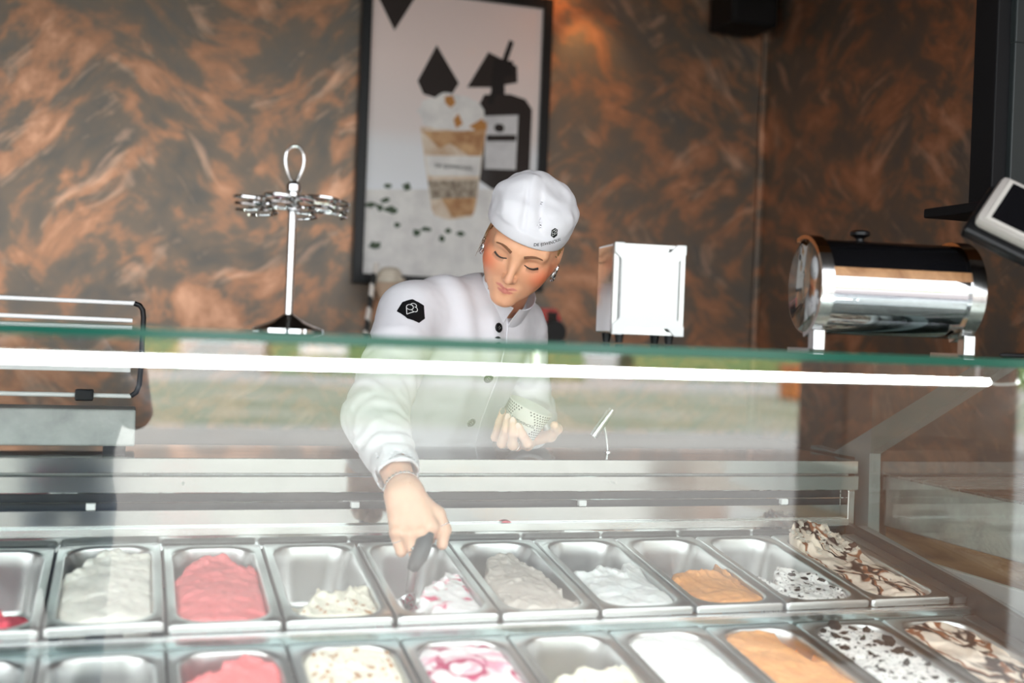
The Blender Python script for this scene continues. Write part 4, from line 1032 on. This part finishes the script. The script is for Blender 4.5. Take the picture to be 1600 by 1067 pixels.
def sd_trunk(x, y, z):
    d = smax(sd_torso(x, y, z, -.022), np.maximum(z-1.50, .88-z), .02)
    d = smin(d, sd_cap(x, y, z, S_R, S_L, .036), .03)
    for s, hx in ((-1, .578), (1, .728)):
        hip = (hx, 2.60+s*.03, .90); kn = (hx-.005, 2.59+s*.03, .49); an = (hx, 2.63+s*.03, .09); toe = (hx-.005, 2.53+s*.03, .045)
        d = smin(d, chain(x, y, z, [hip, kn, an], (.078, .052, .036)), .03); d = smin(d, sd_cap(x, y, z, (hx, 2.64+s*.03, .045), toe, .036, .03), .02)
    for a, b in ((S_R, tuple(E_R)), (tuple(E_R), tuple(W_R)), (S_L, tuple(E_L)), (tuple(E_L), tuple(W_L))):
        d = smin(d, sd_cap(x, y, z, a, b, .036 if a in (S_R, S_L) else .030, .027 if a in (S_R, S_L) else .020), .02)
    return smin(d, sd_cap(x, y, z, NECK_LO, tuple(h2w(_nl*.3)[0]), .046, .040), .03)
Pt, Ft = surface_net(sd_trunk, (.38, 1.98, 0.0), (.96, 2.76, 1.56), .0085)
allP = np.concatenate([Pw, Pr, Pl, Pt]); o1 = len(Pw); o2 = o1+len(Pr); o3 = o2+len(Pl)
allF = np.concatenate([Fw, Fr+o1, Fl+o2, Ft+o3])
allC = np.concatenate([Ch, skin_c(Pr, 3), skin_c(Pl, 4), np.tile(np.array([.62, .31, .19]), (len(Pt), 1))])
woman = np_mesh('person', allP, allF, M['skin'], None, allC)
tag(woman, 'person in white chef jacket and cap, bending down to scoop ice cream behind the counter', 'person')

# jacket -------------------------------------------------------------------
C_R = np.array([.4555, 2.045, 1.166]); C_L = W_L + (E_L-W_L)*.12
def arm_fold(x, y, z, a, b, seed, amp, per):
    t = seg_t(x, y, z, tuple(a), tuple(b)); L_ = float(np.linalg.norm(np.array(b)-np.array(a)))
    n = noise3(x*26, y*26, z*26, seed)
    n2 = noise3(x*11, y*11, z*11, seed+4)
    return amp*np.sin(t*L_/per*6.283 + 3.2*n + 2.5*n2)*(.55+.45*n2)
def sd_jacket(x, y, z):
    x = np.asarray(x); d = smax(sd_torso(x, y, z), np.maximum(z-1.515, .93-z), .03)
    d = smin(d, sd_cap(x, y, z, S_R, S_L, .060, .056), .045)
    d = smin(d, sd_cap(x, y, z, (.735, 2.465, 1.495), (.60, 2.42, 1.480), .050, .050), .04)
    d = smin(d, sd_cap(x, y, z, (.735, 2.465, 1.495), (.815, 2.51, 1.455), .046, .046), .04)
    ar = sd_cap(x, y, z, S_R, tuple(E_R), .0665, .0585)
    ar = smin(ar, sd_cap(x, y, z, tuple(E_R), tuple(C_R), .0590, .0415), .022)
    al = sd_cap(x, y, z, S_L, tuple(E_L), .058, .050); al = smin(al, sd_cap(x, y, z, tuple(E_L), tuple(C_L), .050, .0375), .02)
    d = smin(d, ar, .022); d = smin(d, al, .018)
    # cut the cuffs square and hollow
    for c, e, wr in ((C_R, E_R, W_R), (C_L, E_L, W_L)):
        ax_ = (np.array(wr)-np.array(e)); ax_ /= np.linalg.norm(ax_)
        s = (x-c[0])*ax_[0] + (y-c[1])*ax_[1] + (z-c[2])*ax_[2]
        near = np.sqrt((x-c[0])**2 + (y-c[1])**2 + (z-c[2])**2) - .11
        d = np.maximum(d, -np.maximum(-(s-.008), near))
        hol = np.maximum(np.sqrt(np.maximum((x-c[0])**2 + (y-c[1])**2 + (z-c[2])**2 - s*s, 0)) - .0335, np.maximum(-.03-s, s-.05))
        d = smax(d, -hol, .002)
    # neck opening
    d = smax(d, -sd_cap(x, y, z, (.742, 2.455, 1.475), (.765, 2.385, 1.56), .053, .055), .006)
    near = np.abs(d) < .022
    if near.any():
        xs, ys, zs = x[near], y[near], z[near]; q = np.zeros_like(xs)
        t1 = seg_t(xs, ys, zs, S_R, tuple(E_R)); t2 = seg_t(xs, ys, zs, tuple(E_R), tuple(C_R))
        dr_ = np.minimum(sd_cap(xs, ys, zs, S_R, tuple(E_R), .0665, .0585), sd_cap(xs, ys, zs, tuple(E_R), tuple(C_R), .059, .0415)); wa = sstep(.03, .0, dr_)
        q += wa*(arm_fold(xs, ys, zs, S_R, tuple(E_R), 3, .0040, .052)*sstep(.15, .6, t1) + arm_fold(xs, ys, zs, tuple(E_R), tuple(C_R), 8, .0044, .044)*sstep(.0, .1, t2)*sstep(1.0, .8, t2))
        dl_ = sd_cap(xs, ys, zs, S_L, tuple(E_L), .058, .05); q += sstep(.03, 0, dl_)*arm_fold(xs, ys, zs, S_L, tuple(E_L), 12, .003, .05)
        wt_ = (1-wa)*sstep(.03, .0, -dl_*0 + .02)
        u = (xs-.66)*e1[0] + (ys-2.5)*e1[1]
        q += (1-wa)*(.0042*np.sin(u*75 + zs*16 + 3.5*noise3(xs*8, ys*8, zs*5, 21))*(.5+.5*noise3(xs*6, ys*6, zs*4, 22)) + .0022*noise3(xs*22, ys*22, zs*11, 30))
        q += .0006*noise3(xs*85, ys*85, zs*85, 40)
        d = d.copy(); d[near] += q
    return d
Pj, Fj = surface_net(sd_jacket, (.365, 1.985, .92), (.965, 2.76, 1.585), .0042)
jk = np_mesh('jacket', Pj, Fj, M['cotton'], woman); tag(jk, 'white chef jacket with black buttons')

def march(px, py, sdf, t0=1.6, t1=3.0):
    """first point of a surface along the line of sight through a picture point"""
    d = np.array(_fw) + (px-800)/FPX*np.array(_r2) - (py-533.5)/FPX*np.array(_u2)
    t = np.arange(t0, t1, .001); q = np.array([0, 0, CAM_H]) + t[:, None]*d
    v = sdf(q[:, 0], q[:, 1], q[:, 2]); i = np.nonzero(v < 0)[0]
    i = i[0] if len(i) else len(t)//2
    p = q[i]; h = .004; E3 = np.eye(3)*h
    qq = np.concatenate([p+E3, p-E3]); v = sdf(qq[:, 0], qq[:, 1], qq[:, 2]); n = v[:3]-v[3:]; n /= np.linalg.norm(n)
    return p, n
def decal(name, V2, F2, p, n, right, sdf, m, parent, lift=.0008):
    """lay a flat drawing onto a curved cloth surface, along its normal"""
    n = Vector(n); r = Vector(right); r = (r - n*r.dot(n)).normalized(); u = n.cross(r)
    base = np.array([np.array(p) + np.array(r)*x + np.array(u)*y for x, y, *_ in V2])
    best = np.full(len(base), np.nan)
    for s in np.arange(.030, -.040, -.0006):
        q = base + np.array(n)*s; v = sdf(q[:, 0], q[:, 1], q[:, 2]); hit = np.isnan(best) & (v < 0); best[hit] = s
    best = np.where(np.isnan(best), 0, best)
    return mesh_obj(name, base + np.array(n)*(best+lift)[:, None], F2, m, parent, True)
# buttons
for px, py in ((779, 512), (777, 533), (763, 591), (736, 660)):
    p, n = march(px, py, sd_jacket)
    mb = MB(); mb.lathe([(0, -.002), (.0100, -.002), (.0104, .0015), (.0092, .0032), (.0070, .0028), (.0060, .0020), (0, .0020)], 22, axis_frame(p, n), caps=False)
    bt = mb.build('button', M['black'], jk, smooth=True)
    mb = MB(); A = axis_frame(p, n)
    for k in range(4): mb.lathe([(0, .0021), (.0009, .0023), (0, .0025)], 6, A @ Matrix.Translation((.002*(1 if k % 2 else -1), .002*(1 if k > 1 else -1), 0)), caps=False)
    mb.build('thread_hole', M['white'], bt)
# front edge of the overlap: a stitched strip that follows the chest
fr = []
for k in range(26):
    py = 488 + k*8.2; px = np.interp(py, [488, 512, 533, 591, 660, 700], [790, 793, 791, 777, 751, 742])
    p, n = march(px, py, sd_jacket); fr.append((p + n*.0006, n))
mb = MB(); mb.tube([p for p, n in fr], .0016, 6); mb.build('front_edge', M['cotton'], jk, smooth=True)
# stand-up collar
Cc = Vector((.752, 2.428, 1.490)); Ca = Vector((.06, -.16, .15)).normalized(); Cx = Vector((.885, .40, .0)); Cx = (Cx - Ca*Cx.dot(Ca)).normalized(); Cy = Ca.cross(Cx)
vs = []; fs = []; n = 64; g = math.radians(7)
rows = [(-.022, .0610, 0), (.0, .0600, 0), (.024, .0590, 0), (.042, .0590, 0), (.0428, .0575, 0), (.041, .0565, 1), (.0, .0555, 1), (-.022, .0570, 1)]
front = -math.pi/2 - .30
for k in range(n+1):
    a = front + g + (2*math.pi-2*g)*k/n
    for (h, r, _) in rows:
        wob = 1 + .02*math.sin(3*a+1)
        vs.append(Cc + Ca*h + (Cx*math.cos(a)*1.02 + Cy*math.sin(a)*1.06)*r*wob)
m_ = len(rows)
for k in range(n):
    for i in range(m_):
        j = (i+1) % m_; fs.append((k*m_+i, (k+1)*m_+i, (k+1)*m_+j, k*m_+j))
fs.append(tuple(range(m_))[::-1]); fs.append(tuple(n*m_+i for i in range(m_)))
mesh_obj('collar', vs, fs, M['cotton'], jk, True, None, 50)
# round badge on the sleeve
p, n_s = march(643, 485, sd_jacket)
hexv, hexf = subdiv([(x*.058, y*.053) for x, y in HEX], [tuple(range(len(HEX)))], .004)
rt = np.array(_r2)
bd = decal('sleeve_badge', hexv, hexf, p, n_s, rt, sd_jacket, M['black_matte'], jk, .0010)
lv, lf = cone_logo(.029); lv, lf = subdiv(lv, lf, .004)
decal('cone_emblem', lv, lf, p, n_s, rt, sd_jacket, M['white'], bd, .0019)

# cap ----------------------------------------------------------------------
def sd_cap_hat(x, y, z):
    x = x + .005
    d = sd_ell(x, y, z, (.000, -.012, .052), (.0865, .1065, .076))
    d = smin(d, sd_ell(x, y, z, (-.018, -.010, .088), (.056, .082, .040)), .030)
    d = smin(d, sd_ell(x, y, z, (.040, -.012, .080), (.042, .080, .036)), .025)
    d = smin(d, sd_ell(x, y, z, (-.022, -.010, .118), (.010, .03, .012)), .035)
    # pleats gathered towards the crown
    f = .0050*np.exp(-((x+.012-.12*(y-.05)+.25*(z-.09))/.0060)**2)*sstep(.050, .085, z)*sstep(-.03, .05, y)
    f = f + .0040*np.exp(-((x-.022+.5*(z-.09))/.006)**2)*sstep(.06, .085, z)*sstep(-.02, .05, y)
    n = noise3(x*22, y*22, z*22, 9); f = f + .0068*n*sstep(.050, .08, z) + .0034*noise3(x*48, y*48, z*48, 2)*sstep(.055, .08, z)
    band = sstep(.056, .046, z - .19*y + .07*x)      # smooth hem band
    d = d + f*(1-band) - .0010*band
    hem = (.0245 + .19*y - .07*x) - z
    d = smax(d, hem*.97, .003)
    return np.maximum(d, -(sd_ell(x-.005, y, z, (0, -.008, .032), (.0745, .0955, .0935))))
Pc, Fc = surface_net(sd_cap_hat, (-.102, -.128, -.012), (.099, .108, .156), .0021)
def sd_cap_w(x, y, z):
    q = w2h(np.stack([np.ravel(x), np.ravel(y), np.ravel(z)], 1)); return sd_cap_hat(q[:, 0], q[:, 1], q[:, 2]).reshape(np.shape(x))
cap = np_mesh('cap', h2w(Pc), Fc[:, ::-1], M['cotton'], woman); tag(cap, 'white cotton cap with printed name')
# printed name and badge on the hem
p, n_c = march(857, 380, sd_cap_w, 1.9, 2.6)
tv, tf = text_mesh('DE IJSWINCKEL', .0098, True); tv, tf = subdiv([(x*.90, y) for x, y, z in tv], tf, .003)
rt = np.array(_r2)*1.0 - np.array(_u2)*.10
decal('printed_name', tv, tf, p, n_c, rt, sd_cap_w, M['black_matte'], cap, .0006)
p, n_c = march(866, 364, sd_cap_w, 1.9, 2.6)
hv = [(0, .0105), (.0068, .0065), (.0068, -.0055), (0, -.0105), (-.0068, -.0055), (-.0068, .0065)]
hv, hf = subdiv(hv, [tuple(range(6))], .003)
eb = decal('printed_badge', hv, hf, p, n_c, rt, sd_cap_w, M['black_matte'], cap, .0006)
lv, lf = cone_logo(.0125); lv, lf = subdiv(lv, lf, .003)
decal('badge_emblem', lv, lf, p, n_c, rt, sd_cap_w, M['white'], eb, .0010)

# hair, brows, lashes, jewellery --------------------------------------------
def sd_hair(x, y, z):
    d = sd_ell(x, y, z, (0, -.020, .022), (.0775, .090, .088))
    d = smin(d, sd_ell(x, y, z, (.0, -.115, -.010), (.032, .028, .034)), .03)
    st = .0020*np.sin(np.arctan2(z+.02, y+.02)*38 + 5*noise3(x*30, y*30, z*30, 3)) + .0016*noise3(x*140, y*60, z*60, 6)
    d = d + st
    d = smax(d, y - (.058 + .30*(z-.03)), .008)
    d = smax(d, -(z + .045 - .5*(y*-.4)), .02)
    return smax(d, -sd_ell(x, y, z, (0, -.008, .032), (.0725, .0935, .0915)), .002)
Pq, Fq = surface_net(sd_hair, (-.095, -.155, -.075), (.095, .075, .115), .0026)
hair = np_mesh('hair', h2w(Pq), Fq[:, ::-1], M['hair'], woman)
def on_face(x, z, off):
    ys = np.arange(.135, .02, -.0005); v = sd_head(np.full(len(ys), x), ys, np.full(len(ys), z)); i = np.nonzero(v < 0)[0]
    return (x, (ys[i[0]] if len(i) else .06) + off, z)
wr = random.Random(5); mb = MB()
for k in range(9):
    z0 = .018 - .004*k; p0 = np.array((-.076, .004+.002*k, z0)); sp_ = wr.uniform(.6, 1.2)
    pts = [p0 + np.array((-.012*t*sp_, -.055*t*wr.uniform(.9, 1.1), -.045*t - .030*t*t*sp_)) for t in np.linspace(0, 1, 8)]
    mb.tube([h2w(q)[0] for q in pts], [.0011*(1-.8*t) for t in np.linspace(0, 1, 8)], 5)
for k in range(6):
    z0 = .046 - .004*k; pts = [np.array((-.0715-.004*math.sin(t*3), .040-.046*t-.003*k, z0 - .052*t)) for t in np.linspace(0, 1, 8)]
    mb.tube([h2w(q)[0] for q in pts], [.0022*(1-.5*t) for t in np.linspace(0, 1, 8)], 6)
mb.build('loose_strand', M['hair'], hair, smooth=True)
for s in (-1, 1):
    pts = []; rad = []
    for k in range(12):
        t = k/11; x = s*(.013 + .036*t); z = .0175 + .0062*math.sin(t*2.2) - .0045*t*t
        pts.append(h2w(on_face(x, z, .0002))[0]); rad.append(.0036*(1-.65*t)+.0003)
    MB().tube(pts, rad, 8, flat=.45).build('eyebrow', M['brow'], woman, smooth=True)
    pts = []; rad = []
    for k in range(14):
        t = k/13; x = s*(.0185 + .0275*t); z = -.0048 - .0042*math.sin(math.pi*min(1, t*1.02)) + .0012*t
        pts.append(h2w(on_face(x, z, .0003))[0]); rad.append(.0010 + .0016*t)
    ls = MB().tube(pts, rad, 6).build('eyelashes', M['lash'], woman, smooth=True)
    mb = MB()
    for k in range(3, 14):
        q0 = Vector(pts[k]); t = k/13; hd = h2w(np.array(((s*(.0185+.0275*t)), .080, -.006)) + np.array((s*.5*t*.006, .0075, -.0060)))[0] - h2w((s*(.0185+.0275*t), .080, -.006))[0]
        mb.tube([q0, q0 + Vector(hd)*.55, q0 + Vector(hd)], [.0004, .0003, .0001], 4)
    mb.build('lash_hair', M['lash'], ls, smooth=True)
for s in (-1, 1):
    c = np.array((s*.079, -.010, -.047)); mb = MB(); er = None
    for tw in (0, math.pi):
        pts = []
        for k in range(48):
            a = 2*math.pi*k/48; tt = 3*a + tw
            pts.append(h2w(c + np.array((s*.0022*math.cos(tt), (.0125+.0022*math.sin(tt))*math.cos(a)*.8, (.0165+.0022*math.sin(tt))*math.sin(a))))[0])
        mb.tube(pts, .0024, 8, closed=True)
    mb.build('earring', M['silver'], woman, smooth=True)
# bracelet and rings
def torus_at(c, axis, r, w, name, m, beads=0, sq=1.0):
    A = axis_frame(c, axis); mb = MB()
    if beads:
        for k in range(beads):
            a = 2*math.pi*k/beads; mb.lathe([(0, -w), (w*.8, -w*.6), (w, 0), (w*.8, w*.6), (0, w)], 8, A @ Matrix.Translation((r*math.cos(a), r*sq*math.sin(a), 0)), caps=False)
    mb.tube([A @ Vector((r*math.cos(2*math.pi*k/40), r*sq*math.sin(2*math.pi*k/40), 0)) for k in range(40)], w*(.55 if beads else 1), 8, closed=True)
    return mb.build(name, m, woman, smooth=True)
fa = Vector(W_R - E_R).normalized()
torus_at(Vector(W_R) - fa*.004, fa, .0305, .0028, 'bracelet', M['silver'], 26)
def ring_on(p, q, t, r, name='ring', beads=0):
    p, q = Vector(p), Vector(q); return torus_at(p + (q-p)*t, q-p, r, .0014, name, M['silver'], beads)
ring_on(RT[1], RT[2], .72, .0128, 'ring', 18)
rg = ring_on(RF['ring'][0], RF['ring'][1], .66, .0114, 'ring')
pp_ = Vector(RF['ring'][0]).lerp(Vector(RF['ring'][1]), .66) + Vector(n_)*.011
MB().lathe([(0, -.004), (.004, -.003), (.0055, 0), (.003, .003), (0, .0034)], 8, axis_frame(pp_, n_), caps=False).build('ring_stone', M['silver'], rg)
ring_on(RF['pinky'][0], RF['pinky'][1], .35, .0105, 'ring', 14)
ring_on(LF['ring'][0], LF['ring'][1], .62, .0104); ring_on(LF['middle'][0], LF['middle'][1], .70, .0106)
# finger nails of the hand that holds the cup
for nm, m in (('index', 'nail'), ('middle', 'nail'), ('ring', 'nail'), ('pinky', 'nail_dark')):
    a, b = Vector(LF[nm][2]), Vector(LF[nm][3]); ax_ = (b-a).normalized(); out = Vector((-.35, -1, .1)); out = (out-ax_*out.dot(ax_)).normalized(); sd_ = ax_.cross(out)
    c = b + out*.0066 + ax_*.002
    mb = MB(); mb.lathe([(0, -.0008), (.0044, -.0004), (.0048, .0003), (.003, .0009), (0, .0011)], 12, frame(c, sd_, ax_) @ Matrix.Diagonal((1, 1.5, 1, 1)), caps=False); mb.build('fingernail', M[nm and m], woman, smooth=True)
# trousers and shoes
def sd_trousers(x, y, z):
    d = smax(sd_torso(x, y, z, -.006), np.maximum(z-1.02, .84-z), .02)
    for s, hx in ((-1, .578), (1, .728)):
        d = smin(d, chain(x, y, z, [(hx, 2.60+s*.03, .90), (hx-.005, 2.59+s*.03, .49), (hx, 2.63+s*.03, .13)], (.098, .074, .062)), .03)
    return np.maximum(d, .075-z)
Pp, Fp = surface_net(sd_trousers, (.46, 2.44, .05), (.88, 2.79, 1.06), .011)
np_mesh('trousers', Pp, Fp, M['navy'], woman)
for s, hx in ((-1, .578), (1, .728)):
    f = lambda x, y, z: np.maximum(smin(sd_cap(x, y, z, (hx, 2.655+s*.03, .05), (hx-.005, 2.52+s*.03, .04), .050, .044), sd_cap(x, y, z, (hx, 2.63+s*.03, .06), (hx, 2.63+s*.03, .10), .044, .044), .02), -z)
    P1, F1 = surface_net(f, (hx-.08, 2.42, -.01), (hx+.08, 2.78, .16), .008); np_mesh('shoe', P1, F1, M['black_matte'], woman)

# ------------------------------------------------------------------ scoop and cup in her hands
sc_ = empty('ice_cream_scoop', (.462, 1.985, .955), 'ice cream scoop with dark grey handle, held in the right hand', 'scoop')
pk = [(.496, 1.985, 1.090), (.4905, 1.968, 1.074), (.483, 1.955, 1.056), (.476, 1.951, 1.040), (.4705, 1.955, 1.028), (.4680, 1.959, 1.018)]
MB().tube(pk, [.011, .0145, .0150, .0148, .0120, .0095], 18).build('handle', mat('scoop_grip', (.07, .072, .075), .5), sc_, smooth=True)
MB().tube([(.4682, 1.959, 1.020), (.4655, 1.966, .980)], [.0078, .0078], 16).build('neck', mat('scoop_neck', (.86, .86, .86), .35, 1.0), sc_, smooth=True)
bw = Vector((.457, 1.972, .962)); mb = MB()
mb.lathe([(.0, -.020), (.012, -.0175), (.0195, -.010), (.0225, 0), (.0212, 0), (.0182, -.009), (.011, -.0160), (0, -.0182)], 28, axis_frame(bw, (-.35, .55, .75)), caps=False); mb.build('bowl', M['chrome'], sc_, smooth=True)

CU_A = Vector((.33, -.25, .91)).normalized(); CU_T = Vector((.7495, 2.198, 1.2815)); CU_H = .060
cupM = frame(tuple(CU_T - CU_A*CU_H), tuple((Vector((1, 0, 0)) - CU_A*CU_A.x)), tuple(CU_A.cross(Vector((1, 0, 0)))))
cp = empty('paper_cup', tuple(cupM.translation), 'white paper ice cream cup with dotted pattern, held in the left hand', 'cup')
RT_, RB_ = .0440, .0330
mb = MB(); mb.lathe([(0, .003), (RB_-.001, .003), (RB_, 0), (RT_, CU_H-.002), (RT_+.0014, CU_H-.0015), (RT_+.0016, CU_H), (RT_+.0006, CU_H+.0012), (RT_-.0008, CU_H), (RB_-.0012, .005), (0, .005)], 48, cupM, caps=False)
mb.build('cup_wall', M['white'] if False else mat('cup_paper', (.76, .75, .71), .6), cp, smooth=True)
def cup_pt(ang, h, lift=.0005):
    r = RB_ + (RT_-RB_)*h/CU_H + lift; return cupM @ Vector((r*math.cos(ang), r*math.sin(ang), h))
cd = (Vector((0, 0, CAM_H)) - CU_T); lc = cupM.inverted().to_3x3() @ cd; A0 = math.atan2(lc.y, lc.x) - .12
tv, tf = text_mesh('DE IJSWINCKEL', .0076, True); tv, tf = subdiv([(x, y) for x, y, z in tv], tf, .003)
mesh_obj('printed_name', [cup_pt(A0 + .10 + x/.038, .030 + y) for x, y, *_ in tv], tf, M['black_matte'], cp, False)
dots_v = []; dots_f = []
for r in range(11):
    for c in range(40):
        h = .0045 + r*.0052; a = 2*math.pi*(c + .5*(r % 2))/40; rel = (a - A0 + math.pi) % (2*math.pi) - math.pi
        if abs(rel) < .15 + .75*max(0, 1-abs(h-.027)/.030) and h > .0: continue
        if abs(rel) > 2.4 and .015 < h < .04: continue
        b = len(dots_v); w = .052; k = .0020
        for da, dh in ((-w, 0), (0, -k), (w, 0), (0, k)): dots_v.append(cup_pt(a+da, h+dh))
        dots_f.append((b, b+1, b+2, b+3))
do = mesh_obj('dot_pattern', dots_v, dots_f, M['black_matte'], cp, False); tag(do, kind='stuff')

# ------------------------------------------------------------------ photographer, mirrored in the glass
PXc, PYc = -.21, -.80
def sd_ph(x, y, z):
    d = sd_ell(x, y, z, (PXc, PYc, 1.22), (.21, .125, .30))
    d = smin(d, sd_ell(x, y, z, (PXc, PYc, .95), (.18, .13, .20)), .06)
    d = smin(d, sd_cap(x, y, z, (PXc, PYc+.02, 1.45), (PXc+.03, PYc+.06, 1.58), .055), .03)
    d = smin(d, sd_ell(x, y, z, (PXc+.04, PYc+.09, 1.66), (.078, .10, .12)), .02)
    d = smin(d, sd_sph(x, y, z, (PXc+.04, PYc+.19, 1.645), .014), .02)
    for s in (-1, 1):
        sh = (PXc+s*.18, PYc, 1.40); el = (PXc+s*.23, PYc+.12, 1.17); ha = (PXc+.03+s*.085, PYc+.24, 1.36)
        d = smin(d, chain(x, y, z, [sh, el, ha], (.062, .048, .034)), .03)
        hp_ = (PXc+s*.09, PYc, .88); d = smin(d, chain(x, y, z, [hp_, (PXc+s*.10, PYc+.02, .48), (PXc+s*.11, PYc, .09)], (.10, .07, .055)), .04)
        d = smin(d, sd_cap(x, y, z, (PXc+s*.11, PYc-.05, .045), (PXc+s*.12, PYc+.13, .035), .045, .036), .02)
    return np.maximum(d, -z)
Pf_, Ff_ = surface_net(sd_ph, (-.53, PYc-.26, -.02), (.13, PYc+.34, 1.82), .013)
tint = np.where(((Pf_[:, 2] > 1.52))[:, None], np.array([.60, .32, .22]), np.where((Pf_[:, 2] < .92)[:, None], np.array([.09, .12, .19]), np.array([.022, .028, .058])))
pg = np_mesh('person', Pf_, Ff_, M['skin'], None, tint); tag(pg, 'person in dark blue clothes facing the case, mirrored at the left of the front glass', 'person')
def sd_phh(x, y, z): return np.maximum(sd_ell(x, y, z, (PXc+.035, PYc+.075, 1.685), (.088, .105, .115)), np.maximum(y-(PYc+.135)+(1.68-z)*.5, 1.60-z))
P1, F1 = surface_net(sd_phh, (-.33, PYc-.09, 1.55), (-.05, PYc+.24, 1.84), .011); np_mesh('hair', P1, F1, M['lash'], pg)
